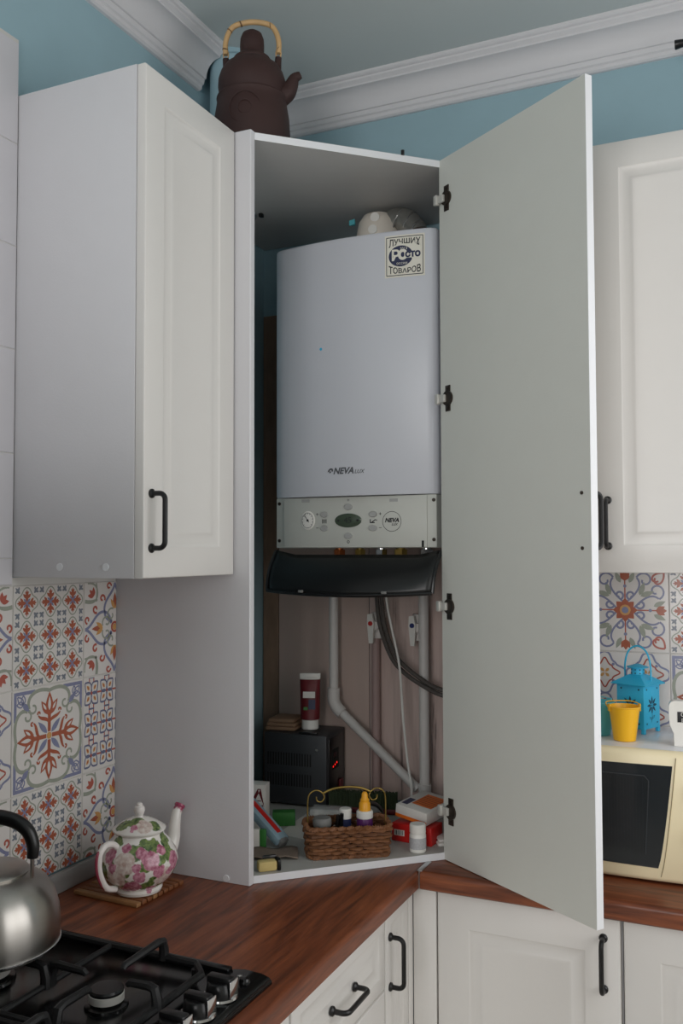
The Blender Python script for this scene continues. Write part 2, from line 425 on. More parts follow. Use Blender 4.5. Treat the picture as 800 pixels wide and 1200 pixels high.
# crown mouldings (profile: distance from wall, height)
prof = [(0.0, 2.744), (0.008, 2.744), (0.013, 2.748), (0.014, 2.756), (0.019, 2.759), (0.021, 2.766), (0.021, 2.770), (0.026, 2.771)]
prof += [(0.026+0.040*(1-math.cos(t)), 2.771+0.046*math.sin(t)) for t in [PI/2*k/8 for k in range(1, 9)]]
prof += [(0.069, 2.817), (0.069, 2.822), (0.074, 2.826), (0.078, 2.829), (0.078, 2.834), (0.084, 2.836), (0.088, 2.840), (0.088, ZC), (0.0, ZC)]
def crown(name, pts_fn, a0, a1):
    n = len(prof); vs = [pts_fn(s, a0, z) for s, z in prof]+[pts_fn(s, a1, z) for s, z in prof]
    fs = [(k, (k+1) % n, n+(k+1) % n, n+k) for k in range(n)]+[tuple(range(n)), tuple(range(n, 2*n))]
    return struct(MB().add(vs, fs).build(name, MOULD, smooth=25))
crown('trim_1', lambda s, a, z: (s, a, z), FY, -0.345)
crown('trim_2', lambda s, a, z: (a, -s, z), 0.0, RX)

# teal riser pipe standing in the corner
rp = MB().cyl((0.066, -0.285, 0.897), (0.066, -0.285, ZC), 0.057, 36)
rp.tube([(0.066+0.060*math.cos(a), -0.285+0.061*math.sin(a), ZC-0.012) for a in [2*PI*k/36 for k in range(36)]], 0.004, 6, closed=True)
tag(rp.build('riser_pipe', TEALD), 'tall round teal painted riser pipe behind the brown clay teapot', 'pipe')

# lining boards on the back wall inside the tall cabinet
for x0, x1, mt in ((0.003, 0.052, BOARDB), (0.054, 0.330, BOARDP), (0.332, 0.655, BOARD)):
    MB().box(x0, x1, -0.006, -0.0005, 0.90, 2.235, 0.001, seg=1).build('lining_board', mt, wall_back, world=False)
ORIG['wall_back'] = (0, 0, 0); ORIG['wall_left'] = (0, 0, 0)

# ------------------------------------------------------------------ printed tiles
def clip_poly(poly, u0, u1, v0, v1):
    def cut(P, ax, lim, sgn):
        out = []
        for a, b in zip(P, P[1:]+P[:1]):
            da, db = sgn*(a[ax]-lim), sgn*(b[ax]-lim)
            if da >= 0: out.append(a)
            if (da >= 0) != (db >= 0):
                t = da/(da-db); out.append((a[0]+(b[0]-a[0])*t, a[1]+(b[1]-a[1])*t))
        return out
    for ax, lim, s in ((0, u0, 1), (0, u1, -1), (1, v0, 1), (1, v1, -1)):
        poly = cut(poly, ax, lim, s)
        if len(poly) < 3: return None
    return poly
class Print:
    def __init__(s): s.n = 0; s.q = []; s.T = [(1, 0, 0, 1, 0, 0)]; s.layer = 0
    def tf(s, p):
        a, b, c, d, e, f = s.T[-1]; return (a*p[0]+b*p[1]+e, c*p[0]+d*p[1]+f)
    def push(s, a, b, c, d, e, f):
        A, B, Cc, D, E, F = s.T[-1]
        s.T.append((A*a+B*c, A*b+B*d, Cc*a+D*c, Cc*b+D*d, A*e+B*f+E, Cc*e+D*f+F))
    def pop(s): s.T.pop()
    def rot(s, deg, e=0, f=0, k=1.0, flip=1):
        r = math.radians(deg); s.push(k*math.cos(r), -flip*k*math.sin(r), k*math.sin(r), flip*k*math.cos(r), e, f)
    def poly(s, P, m): s.q.append(([s.tf(p) for p in P], m, s.layer+0.04*(s.n % 23)))
    def ribbon(s, P, w, m, taper=False):
        s.n += 1; n = len(P); L, R = [], []
        for i, p in enumerate(P):
            a, b = P[max(i-1, 0)], P[min(i+1, n-1)]
            dx, dy = b[0]-a[0], b[1]-a[1]; l = math.hypot(dx, dy) or 1
            ww = w/2*((0.35+0.65*math.sin(PI*min(1, i/(n-1)*0.9+0.1))) if taper else 1)
            L.append((p[0]-dy/l*ww, p[1]+dx/l*ww)); R.append((p[0]+dy/l*ww, p[1]-dx/l*ww))
        for i in range(n-1): s.poly([L[i], L[i+1], R[i+1], R[i]], m)
    def petal(s, x, y, ang, ln, wd, m, fill=True, w=0.03, n=7):
        s.n += 1; c, si = math.cos(math.radians(ang)), math.sin(math.radians(ang)); U, D = [], []
        for k in range(n+1):
            t = k/n; h = wd/2*math.sin(PI*t**0.8)
            for lst, sg in ((U, 1), (D, -1)):
                px, py = t*ln, sg*h
                lst.append((x+px*c-py*si, y+px*si+py*c))
        if fill:
            for k in range(n): s.poly([U[k], U[k+1], D[k+1], D[k]], m)
        else:
            s.ribbon(U, w, m); s.ribbon(D, w, m)
    def disc(s, x, y, r, m, n=12): s.n += 1; s.poly([(x+r*math.cos(2*PI*k/n), y+r*math.sin(2*PI*k/n)) for k in range(n)], m)
    def ring(s, x, y, r, w, m, n=18): s.ribbon(arc(x, y, r, 0, 360, n), w, m)
    def spiral(s, x, y, r0, r1, a0, a1, w, m, n=16):
        P = []
        for k in range(n+1):
            t = k/n; r = r0+(r1-r0)*t; a = math.radians(a0+(a1-a0)*t); P.append((x+r*math.cos(a), y+r*math.sin(a)))
        s.ribbon(P, w, m)
def fleur(p, m, l=0.6):
    p.petal(0.12, 0, 0, l, 0.16, m); p.petal(0.2, 0.03, 38, l*0.55, 0.12, m); p.petal(0.2, -0.03, -38, l*0.55, 0.12, m)
def pat_rosettes():
    p = Print()
    for i in (-1, 0, 1):
        for j in (-1, 0, 1):
            p.push(0.325, 0, 0, 0.325, i*0.655, j*0.655)
            for a in range(4):
                p.rot(90*a); p.layer = 1
                p.ribbon([((0.80+0.13*math.cos(4*t))*math.cos(t), (0.80+0.13*math.cos(4*t))*math.sin(t)) for t in [math.radians(-45+90*k/12) for k in range(13)]], 0.085, GR)
                p.layer = 2
                p.petal(0.05, 0, 0, 0.78, 0.26, OR); p.petal(0.30, 0.02, 50, 0.40, 0.2, OR); p.petal(0.30, -0.02, -50, 0.40, 0.2, OR); p.petal(0.52, 0.0, 40, 0.24, 0.12, OR); p.petal(0.52, 0.0, -40, 0.24, 0.12, OR)
                p.petal(0.03, 0.03, 45, 0.36, 0.15, BL)
                p.petal(0.58, 0.58, 45, 0.52, 0.20, SL); p.petal(0.76, 0.68, -6, 0.24, 0.14, SL); p.petal(0.68, 0.76, 96, 0.24, 0.14, SL)
                p.pop()
            p.layer = 3; p.disc(0, 0, 0.09, BL)
            p.pop()
    return p
def pat_cross():
    p = Print()
    for a in range(4):
        p.rot(90*a)
        p.layer = 1
        p.ribbon([(0.93, 0.40), (0.93, 0.96)], 0.07, BL); p.ribbon([(0.40, 0.93), (0.965, 0.93)], 0.07, BL)
        p.layer = 2
        for f in (1, -1):
            p.push(*((1, 0, 0, 1, 0, 0) if f == 1 else (0, 1, 1, 0, 0, 0)))
            p.ribbon(bez((0.9, 0.0), (1.02, 0.42), (0.82, 0.66), (0.60, 0.56)), 0.075, GR)
            p.spiral(0.60, 0.45, 0.11, 0.05, 95, 380, 0.045, GR)
            p.pop()
        p.layer = 3
        p.ribbon([(0.08, 0), (0.5, 0)], 0.085, OR); p.petal(0.36, 0, 0, 0.52, 0.22, OR)
        p.layer = 4; p.petal(0.50, 0, 0, 0.28, 0.08, 0); p.layer = 3
        for sg in (1, -1):
            p.petal(0.42, sg*0.02, sg*36, 0.36, 0.15, OR)
            p.ribbon(bez((0.26, sg*0.01), (0.38, sg*0.06), (0.33, sg*0.24), (0.44, sg*0.31)), 0.075, OR, True)
            p.spiral(0.475, sg*0.29, 0.04, 0.02, sg*120, -sg*120, 0.04, OR)
            p.layer = 4; p.petal(0.52, sg*0.09, sg*36, 0.17, 0.05, 0); p.layer = 3
        p.petal(0.06, 0.06, 45, 0.36, 0.12, BL)
        for d, l in ((45, 0.22), (0, 0.17), (90, 0.17)): p.petal(0.72, 0.72, d, l, 0.11, BL, False, 0.03)
        p.petal(0.73, 0.73, 225, 0.24, 0.12, BL); p.disc(0.73, 0.73, 0.03, DB)
        p.pop()
    p.layer = 5; p.disc(0, 0, 0.07, YE)
    return p
def pat_curl():
    p = Print()
    for a in range(4):
        p.rot(90*a)
        for f in (1, -1):
            p.push(1, 0, 0, f, 0, 0); p.layer = 1
            p.ribbon(bez((0.97, 0.0), (0.72, 0.05), (0.66, 0.35), (0.38, 0.35))+bez((0.38, 0.35), (0.2, 0.34), (0.14, 0.2), (0.13, 0.08))[1:], 0.062, BL)
            p.spiral(0.27, 0.12, 0.15, 0.04, -30, 310, 0.042, GR)
            p.layer = 2
            p.spiral(0.64, 0.42, 0.09, 0.03, -120, 200, 0.05, RD); p.spiral(0.90, 0.20, 0.08, 0.03, -90, 230, 0.045, RD)
            p.petal(0.40, 0, 32, 0.26, 0.10, YE)
            p.ribbon(bez((0.98, 0.62), (0.72, 0.56), (0.56, 0.66), (0.60, 0.60)), 0.04, GR)
            p.pop()
        p.ribbon(bez((0.58, 0.98), (0.52, 0.72), (0.60, 0.58), (0.76, 0.58))+bez((0.76, 0.58), (0.95, 0.58), (0.99, 0.75), (0.98, 0.9))[1:], 0.045, GR)
        for d_ in (45, 5, 85): p.petal(0.70, 0.70, d_, 0.2, 0.1, RD)
        p.petal(0.42, 0, 0, 0.34, 0.12, OR)
        p.pop()
    p.layer = 3; p.ring(0, 0, 0.10, 0.05, RD); p.disc(0, 0, 0.07, YE)
    return p
def pat_lattice():
    p = Print()
    for i in range(4):
        for j in range(3):
            p.push(0.25, 0, 0, 0.33, -0.75+0.5*i, -0.66+0.66*j)
            for a in (40, 140, 220, 320):
                p.rot(a); p.layer = 1
                p.petal(0.06, 0, 0, 1.02, 0.80, DB, False, 0.12); p.layer = 2; p.petal(0.34, 0, 0, 0.46, 0.26, YE); p.layer = 3; p.petal(0.44, 0, 0, 0.26, 0.1, RD)
                p.pop()
            p.layer = 4
            for sx_ in (-1, 1): p.ribbon([(sx_*0.28, 0.72), (sx_*0.28, 1.28)], 0.12, RD)
            p.ribbon([(-0.35, 1.0), (0.35, 1.0)], 0.12, DB)
            p.ribbon([(0.72, 0.0), (1.28, 0.0)], 0.12, RD)
            p.disc(0, 0, 0.12, RD); p.pop()
    return p
def pat_mandala():
    p = Print()
    for a in range(4):
        p.rot(90*a); p.layer = 1
        p.ribbon([(0.2, 0), (0.72, 0)], 0.03, RD)
        for sg in (1, -1):
            p.push(1, 0, 0, sg, 0, 0)
            p.ribbon(bez((0.2, 0.04), (0.42, 0.30), (0.62, 0.42), (0.78, 0.28)), 0.045, BL)
            p.spiral(0.72, 0.46, 0.2, 0.05, -70, 280, 0.045, BL)
            p.spiral(0.36, 0.14, 0.11, 0.03, -150, 200, 0.05, BL)
            p.petal(0.36, 0.34, 20, 0.34, 0.13, GR); p.petal(0.66, 0.10, 25, 0.3, 0.12, GR)
            p.petal(0.72, 0.0, 28, 0.22, 0.12, OR)
            p.pop()
        p.layer = 2; p.petal(0.70, 0, 0, 0.26, 0.16, OR); p.disc(0.58, 0, 0.04, BL)
        p.layer = 1
        p.ribbon(bez((0.90, 0.90), (0.92, 0.55), (0.62, 0.58), (0.70, 0.78)), 0.045, RD); p.ribbon(bez((0.90, 0.90), (0.55, 0.92), (0.58, 0.62), (0.78, 0.70)), 0.045, RD)
        p.layer = 3; p.petal(0.02, 0, 0, 0.27, 0.2, OR); p.rot(45); p.petal(0.02, 0, 0, 0.27, 0.2, OR); p.pop()
        p.pop()
    p.layer = 4; p.disc(0, 0, 0.13, YE); p.layer = 5; p.disc(0, 0, 0.08, BL)
    return p
def pat_quatrefoil():
    p = Print()
    for i in (-1, 0, 1):
        for j in (-1, 0, 1):
            p.push(0.5, 0, 0, 0.5, i*1.0, j*1.0)
            for a in range(4):
                p.rot(90*a); p.layer = 1
                p.ribbon(bez((1.0, 0.0), (0.62, 0.02), (0.78, 0.42), (0.50, 0.50)), 0.09, BL)
                p.ribbon(bez((0.0, 1.0), (0.02, 0.62), (0.42, 0.78), (0.50, 0.50)), 0.09, BL)
                p.layer = 2; p.ribbon(bez((1.0, 0.28), (0.86, 0.36), (0.88, 0.62), (0.66, 0.66)), 0.07, RD); p.ribbon(bez((0.28, 1.0), (0.36, 0.86), (0.62, 0.88), (0.66, 0.66)), 0.07, RD)
                p.petal(0.8, 0.8, 45, 0.26, 0.14, YE); p.disc(0.60, 0.60, 0.07, BL)
                p.pop()
            p.pop()
    return p
PATS = dict(rosettes=pat_rosettes(), cross=pat_cross(), curl=pat_curl(), lattice=pat_lattice(), mandala=pat_mandala(), quatrefoil=pat_quatrefoil())
H = 0.0991   # half tile
tile_cache = {}
def tile(kind, parent, loc, rotz, u=(-1, 1), v=(-1, 1), th=0.006, flip=False):
    key = (kind, u, v, flip)
    if key not in tile_cache:
        mb = MB().box(u[0]*H, u[1]*H, -th, 0, v[0]*H, v[1]*H, 0.0012, 0, seg=1)
        if kind in PATS:
            for P, m, lay in PATS[kind].q:
                if flip: P = [(-x, y) for x, y in P]
                q = clip_poly(P, max(-0.99, u[0]+0.012), min(0.99, u[1]-0.012), max(-0.99, v[0]+0.012), min(0.99, v[1]-0.012))
                if q and sum(a[0]*b[1]-b[0]*a[1] for a, b in zip(q, q[1:]+q[:1])) < 0: q = q[::-1]
                if q: mb.add([(x*H, -th-0.00012-0.00007*lay, z*H) for x, z in q], [tuple(range(len(q)))], m)
        o = mb.build('tile', PRINTS if kind in PATS else [TILEP], parent, smooth=0, recalc=False)
        tile_cache[key] = o.data
    else:
        o = bpy.data.objects.new('tile', tile_cache[key]); COL.objects.link(o); o.parent = parent
    o.location = loc; o.rotation_euler = (0, 0, rotz)
    return o
QL = PI/2
zrow = [1.3946, 1.1946, 0.9946]
colsL = [(-0.6705, ('curl', 'lattice', 'curl'), (-1, (-0.664+0.6705)/H), False), (-0.8705, ('rosettes', 'cross', 'rosettes'), (-1, 1), False),
         (-1.0705, ('curl', 'quatrefoil', 'curl'), (-1, 1), True), (-1.2705, ('cross', 'rosettes', 'lattice'), (-1, 1), False),
         (-1.4705, ('quatrefoil', 'curl', 'mandala'), (-1, 1), False), (-1.6705, ('rosettes', 'cross', 'rosettes'), (-1, 1), False), (-1.8705, ('lattice', 'mandala', 'curl'), (-1, 1), False)]
for yc, kinds, u, fl in colsL:
    for z, k in zip(zrow, kinds):
        tile(k, wall_left, (0, yc, z), QL, u, ((0.9205-z)/H if z < 1.0 else -1, 1), flip=fl)
MB().box(0, 0.003, -2.0, -0.664, 0.92, 1.5095).box(0, 0.006, -2.0, -0.9745, 1.5095, 2.5530).build('grout', GROUT, wall_left, smooth=0)
for yc in (-1.0745, -1.2745, -1.4745, -1.6745, -1.8745):
    for r in range(6):
        z = 2.4458-0.2*r
        if z < 1.5: z = 1.5207; vv = (-0.25, 0.25)
        else: vv = (-1, 1)
        tile('plain', wall_left, (0, yc, z), QL, (-1, 1), vv, 0.008)
colsB = [(0.7978, ('cross', 'lattice', 'curl'), ((0.682-0.7978)/H, 1)), (0.9978, ('mandala', 'quatrefoil', 'rosettes'), (-1, 1)), (1.1978, ('rosettes', 'cross', 'lattice'), (-1, 1)),
         (1.3978, ('curl', 'mandala', 'cross'), (-1, 1)), (1.5978, ('quatrefoil', 'rosettes', 'curl'), (-1, 1)), (1.7978, ('cross', 'lattice', 'mandala'), (-1, 1))]
colsB[0] = (0.7978, ('cross', 'lattice', 'curl'), (-1, 1))
for xc, kinds, u in colsB:
    for z, k in zip((1.4154, 1.2154, 1.0154), kinds):
        tile(k, wall_back, (xc, 0, z), 0, u, ((0.9205-z)/H if z > 1.3 and False else ((0.9205-z)/H if z < 1.05 else -1), (1.5095-z)/H if z > 1.4 else 1))
MB().box(0.70, 1.90, -0.003, 0, 0.92, 1.5095).build('grout', GROUT, wall_back, smooth=0)

# ------------------------------------------------------------------ furniture helpers
def panel_door(w, h, t=0.019, inset=0.060):
    # local: x 0..w, z 0..h, front face on y=0 looking to -y
    rings = [(0, t), (0, 0.0035), (0.0012, 0.0012), (0.0035, 0), (inset, 0), (inset+0.004, 0.0022), (inset+0.012, 0.0030), (inset+0.022, 0.0028), (inset+0.026, 0.0010), (inset+0.031, 0.0012), (inset+0.037, 0.0026)]
    mb = MB(); vs = []
    for i, d in rings: vs += [(i, d, i), (w-i, d, i), (w-i, d, h-i), (i, d, h-i)]
    fs = []
    for k in range(len(rings)-1):
        for j in range(4): fs.append((4*k+j, 4*k+(j+1) % 4, 4*k+4+(j+1) % 4, 4*k+4+j))
    n = len(rings)-1
    fs.append((4*n, 4*n+1, 4*n+2, 4*n+3)); fs.append((3, 2, 1, 0))
    return mb.add(vs, fs)
def handle(mb, x, z, L, vert=True, out=0.030, r=0.0048):
    # bow handle, posts on y=0 plane standing out to -y
    c = 0.012; P = []
    def pt(a, o): return (x, -o, z+a) if vert else (x+a, -o, z)
    P.append(pt(-L/2, 0)); P.append(pt(-L/2, out-c))
    for k in range(1, 7): P.append(pt(-L/2+c*(1-math.cos(PI/2*k/6)), out-c+c*math.sin(PI/2*k/6)))
    for k in range(0, 7): P.append(pt(L/2-c+c*math.sin(PI/2*k/6), out-c+c*math.cos(PI/2*k/6)))
    P.append(pt(L/2, 0))
    mb.tube(P, r, 10)
    for s in (-1, 1): mb.tube([pt(s*L/2, -0.0005), pt(s*L/2, 0.003), pt(s*L/2, 0.006)], [0.0085, 0.0085, 0.0055], 14)
    return mb
def front(parent, name, ox, oy, oz, w, h, rotz, hx=None, hz=None, vert=True, inset=0.060, L=0.098, mat=None):
    o = ORIG[parent.name]
    d = panel_door(w, h, inset=inset).build(name, mat or FRONT, parent, loc=(ox-o[0], oy-o[1], oz-o[2]), rot=(0, 0, rotz), smooth=28)
    if hx is not None: handle(MB(), hx, hz, L, vert).build('handle', BLACKH, d)
    return d

ZT, ZB, ZW = 2.4432, 1.5107, 0.88
# ---- worktops
wl = thing('worktop', 'long walnut brown worktop under the gas hob with a rounded front edge', 'worktop', (0.31, -0.9, 0.842))
def rounded_top(x0, x1, ya, yb, ax):
    # postformed slab: front edge rounded towards +x (ax='x') or -y (ax='y')
    r = 0.010
    z0, z1 = 0.842, ZW
    pf = [(0, z0), (1, z0), (1, z1-r)] + [(1, z1-r)]
    out = [(x0, z0), (x1-0.003, z0), (x1, z0+0.003)] + [(x1-r+r*math.cos(t), z1-r+r*math.sin(t)) for t in [PI/2*k/6 for k in range(7)]] + [(x0, z1)]
    return out
pr = rounded_top(0.003, 0.625, 0, 0, 'x'); n = len(pr)
MB().add([(x, -0.003, z) for x, z in pr]+[(x, -1.68, z) for x, z in pr], [(k, (k+1) % n, n+(k+1) % n, n+k) for k in range(n)]+[tuple(range(n)), tuple(range(n, 2*n))]).build('slab', WTOP_L, wl, world=True)
MB().box(0.0085, 0.020, -1.68, -0.6635, 0.8805, 0.920, 0.002).build('upstand', ALUG, wl, world=True)
wr_ = thing('worktop', 'walnut brown worktop carrying the cream microwave', 'worktop', (1.3, -0.22, 0.842))
pr = rounded_top(0.003, 0.437, 0, 0, 'y')
MB().add([(0.6275, -d, z) for d, z in pr]+[(1.9, -d, z) for d, z in pr], [(k, (k+1) % n, n+(k+1) % n, n+k) for k in range(n)]+[tuple(range(n)), tuple(range(n, 2*n))]).build('slab', WTOP_R, wr_, world=True)
st = MB().box(0.6252, 0.6272, -0.4385, -0.003, 0.843, 0.8804).box(0.6205, 0.6318, -0.4375, -0.3735, 0.8803, 0.8815, 0.0004)
st.build('joint_strip', ALU, wr_, world=True)
MB().box(0.69, 1.9, -0.0205, -0.0075, 0.8805, 0.920, 0.002).build('upstand', ALUG, wr_, world=True)

# ---- base cabinets, left run (fronts face +x)
XF = 0.605
def base_left(y0, y1, label, drawers):
    t = thing('base_cabinet', label, 'cabinet', ((XF-0.02)/2, (y0+y1)/2, 0), 0, 'white base cabinets')
    MB().box(0.01, XF-0.021, y0, y1, 0.10, 0.841).build('body', CARC, t, world=True, smooth=0)
    MB().box(0.02, XF-0.06, y0, y1, 0.0, 0.0995).build('plinth', CARC, t, world=True, smooth=0)
    if drawers:
        w = y1-y0-0.004
        front(t, 'drawer_front', XF, y0+0.002, 0.692, w, 0.145, QL, w/2, 0.068, False, 0.030)
        front(t, 'drawer_front', XF, y0+0.002, 0.402, w, 0.286, QL, w/2, 0.20, False, 0.045)
        front(t, 'drawer_front', XF, y0+0.002, 0.105, w, 0.293, QL, w/2, 0.20, False, 0.045)
    return t
base_left(-0.978, -0.578, 'white base cabinet with drawers below the front corner of the gas hob', True)
base_left(-1.68, -0.980, 'white base cabinet unit below the gas hob, past its drawers', True)
t = thing('base_cabinet', 'slim white base cabinet in the inner corner with an upright black handle', 'cabinet', ((XF-0.02)/2, -0.51, 0), 0, 'white base cabinets')
MB().box(0.01, XF-0.021, -0.576, -0.439, 0.10, 0.841).build('body', CARC, t, world=True, smooth=0)
MB().box(0.02, XF-0.06, -0.576, -0.439, 0.0, 0.0995).build('plinth', CARC, t, world=True, smooth=0)
front(t, 'door', XF, -0.576, 0.105, 0.128, 0.732, QL, 0.022, 0.630, True, 0.030)
MB().box(XF-0.021, XF, -0.446, -0.4200, 0.105, 0.838, 0.001).build('filler_strip', FRONT, t, world=True)
# ---- base cabinets, back run (fronts face -y)
YF = -0.420
def base_back(x0, x1, label, handle_right, filler=False):
    t = thing('base_cabinet', label, 'cabinet', ((x0+x1)/2, (YF+0.02)/2, 0), 0, 'white base cabinets')
    MB().box(x0, x1, YF+0.021, -0.01, 0.10, 0.841).build('body', CARC, t, world=True, smooth=0)
    MB().box(x0, x1, YF+0.06, -0.02, 0.0, 0.0995).build('plinth', CARC, t, world=True, smooth=0)
    if filler: MB().box(XF+0.001, x0-0.001, YF-0.0, YF+0.020, 0.105, 0.838, 0.001).build('filler_strip', FRONT, t, world=True)
    w = x1-x0-0.004
    front(t, 'door', x0+0.002, YF, 0.105, w, 0.732, 0, w-0.032 if handle_right else 0.032, 0.645, True, 0.068)
    return t
base_back(0.658, 1.036, 'white base cabinet below the open tall door, black handle at its right edge', True, True)
base_back(1.038, 1.46, 'white base cabinet at the right edge below the microwave', True)
base_back(1.462, 1.88, 'white base cabinet outermost on the right run', True)

# ---- wall cabinets
def wall_left_cab():
    y0, y1, D = -0.9735, -0.664, 0.2872
    t = thing('wall_cabinet', 'white wall cabinet on the left with one framed door and plain grey-white side', 'cabinet', (D/2, (y0+y1)/2, ZB), 0, 'white wall cabinets')
    b = MB()
    b.box(0.0006, D, y0, y0+0.016, ZB, ZT, 0.0008).box(0.009, D, y1-0.016, y1, ZB, ZT, 0.0008)
    b.box(0.009, D, y0+0.016, y1-0.016, ZB, ZB+0.016).box(0.009, D, y0+0.016, y1-0.016, ZT-0.016, ZT)
    b.box(0.009, 0.013, y0+0.016, y1-0.016, ZB+0.016, ZT-0.016)
    b.build('body', CARC, t, world=True)
    front(t, 'door', D+0.0205, y0+0.0015, ZB, y1-y0-0.004, ZT-ZB-0.001, QL, 0.022, 0.103, True, 0.056)
    for x in (0.1206, 0.2267): MB().cyl((x, y0+0.001, ZB+0.020), (x, y0-0.0018, ZB+0.020), 0.007, 14).build('screw_cap', EDGE, t, world=True)
wall_left_cab()
def wall_back_cab(x0, x1, label, hx):
    t = thing('wall_cabinet', label, 'cabinet', ((x0+x1)/2, -0.13, ZB), 0, 'white wall cabinets')
    b = MB().box(x0, x0+0.016, -0.262, -0.007, ZB, ZT).box(x1-0.016, x1, -0.262, -0.007, ZB, ZT)
    b.box(x0+0.016, x1-0.016, -0.262, -0.007, ZB, ZB+0.016).box(x0+0.016, x1-0.016, -0.262, -0.007, ZT-0.016, ZT).box(x0+0.016, x1-0.016, -0.011, -0.007, ZB+0.016, ZT-0.016)
    b.build('body', CARC, t, world=True, smooth=0)
    w = x1-x0-0.004
    front(t, 'door', x0+0.002, -0.282, ZB, w, ZT-ZB-0.001, 0, hx, 0.106, True, 0.058)
wall_back_cab(0.684, 0.972, 'white wall cabinet half hidden behind the open tall door', 0.25)
wall_back_cab(0.974, 1.43, 'white wall cabinet above the microwave with a black handle', 0.026)

# ---- tall corner cabinet
tc_ = thing('tall_corner_cabinet', 'tall white corner cabinet standing on the worktop, opened to show a boiler', 'cabinet', (0.34, -0.34, ZW))
Z0 = 0.8808
MB().prism([(0.0006, -0.662), (0.342, -0.662), (0.3435, -0.660), (0.3435, -0.646), (0.0006, -0.646)], Z0, ZT).build('side_panel', CARC, tc_, world=True, smooth=0)
MB().prism([(0.660, -0.334), (0.668, -0.327), (0.676, -0.327), (0.676, -0.008), (0.660, -0.008)], Z0, ZT).build('side_panel', CARC, tc_, world=True, smooth=0)
diag = [(0.3434, -0.6455), (0.6595, -0.3385)]
notch = [(0.009, -0.20)]+[(0.066+0.066*math.cos(a), -0.285+0.066*math.sin(a)) for a in [math.radians(d) for d in range(120, -121, -20)]]+[(0.009, -0.37)]
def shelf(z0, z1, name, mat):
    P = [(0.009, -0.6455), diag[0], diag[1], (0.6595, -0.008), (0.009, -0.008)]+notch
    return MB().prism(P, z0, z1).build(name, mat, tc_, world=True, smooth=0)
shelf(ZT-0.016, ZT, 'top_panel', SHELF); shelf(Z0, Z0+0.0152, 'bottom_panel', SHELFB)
ZS = Z0+0.0155
# edge bands on the front of both shelves
dv = Vector((diag[1][0]-diag[0][0], diag[1][1]-diag[0][1], 0)).normalized(); nv = Vector((dv.y, -dv.x, 0))
for z in (ZT-0.016, Z0):
    a, b = Vector((*diag[0], 0)), Vector((*diag[1], 0))
    MB().prism([(p.x, p.y) for p in (a, a+nv*0.0006, b+nv*0.0006, b)], z, z+0.0152).build('edge_band', EDGE, tc_, world=True, smooth=0)
MB().cyl((0.2884, -0.6615, Z0+0.008), (0.2884, -0.6640, Z0+0.008), 0.007, 14).build('screw_cap', EDGE, tc_, world=True)
MB().cyl((0.5874, -0.4100, ZT-0.001), (0.5874, -0.4100, ZT+0.010), 0.004, 10).build('screw', BPLAST, tc_, world=True)
MB().box(0.140, 0.150, -0.275, -0.262, ZT-0.026, ZT-0.0162, 0.002).build('bracket', BPLAST, tc_, world=True)
# opened door
hx_, hy_ = 0.651, -0.345; ex_, ey_ = 1.0192, -0.5970
dd = Vector((ex_-hx_, ey_-hy_, 0)); WD = dd.length; dd.normalize(); dn = Vector((-dd.y, dd.x, 0))   # dn points behind the door
rotd = math.atan2(dn.x, -dn.y)
o0 = Vector((ex_, ey_, 0))+dn*0.0185
door = panel_door(WD, ZT-Z0-0.002, 0.0178).build('door', FRONT, tc_, loc=(o0.x-0.34, o0.y+0.34, 0.0018), rot=(0, 0, rotd), smooth=28)
MB().box(0.0, WD, 0.0180, 0.0188, 0.0, ZT-Z0-0.002).build('inner_face', DOORIN, door, smooth=0)
MB().box(-0.0008, 0.0, 0.002, 0.0186, 0.0, ZT-Z0-0.002).build('edge_band', EDGE, door, smooth=0)
handle(MB(), 0.0215, 1.6128-Z0, 0.102, True).build('handle', BLACKH, door)
for z in (1.6637, 1.5618):
    MB().cyl((0.0215, 0.0185, z-Z0), (0.0215, 0.0205, z-Z0), 0.0035, 12).build('screw', BRONZE, door)
for z in (2.3470, 1.8957, 1.4350, 0.9890):
    s0 = WD-0.0275; zz = z-Z0
    hb = MB().box(s0-0.0085, s0+0.0085, 0.0188, 0.0212, zz-0.029, zz+0.029, 0.0008)
    hb.tube([(s0, 0.0188, zz), (s0, 0.0235, zz)], 0.0165, 20).cyl((s0, 0.0190, zz+0.022), (s0, 0.0225, zz+0.022), 0.0035, 10).cyl((s0, 0.0190, zz-0.022), (s0, 0.0225, zz-0.022), 0.0035, 10)
    h = hb.build('hinge', BRONZE, door)
    MB().box(s0+0.002, s0+0.026, 0.0225, 0.0300, zz-0.0085, zz+0.0085, 0.002).box(s0+0.020, s0+0.031, 0.0235, 0.0340, zz-0.0115, zz+0.0115, 0.002).build('hinge_arm', ZINC, h)

# ------------------------------------------------------------------ boiler
BX0, BX1, BZ0, BZ1, BYF = 0.217, 0.637, 1.688, 2.300, -0.326
bcx, bhw = (BX0+BX1)/2, (BX1-BX0)/2
def by(x, bulge=0.022): return BYF-bulge*(1-min(1, ((x-bcx)/bhw)**2))
bo = thing('gas_boiler', 'white wall hung gas boiler with a curved front inside the open corner cabinet', 'boiler', (bcx, -0.17, 1.565))
fr = [(BX0, -0.05), (BX0, BYF+0.012)]
fr += [(BX0+0.012*(1-math.cos(a)), BYF+0.012-0.012*math.sin(a)) for a in [PI/2*k/5 for k in range(1, 5)]]
fr += [(x, by(x)) for x in [BX0+0.012+(BX1-BX0-0.024)*k/24 for k in range(25)]]
fr += [(BX1-0.012*(1-math.cos(a)), BYF+0.012-0.012*math.sin(a)) for a in [PI/2*k/5 for k in range(4, 0, -1)]]
fr += [(BX1, BYF+0.012), (BX1, -0.05)]
n = len(fr); cxy = (bcx, -0.19)
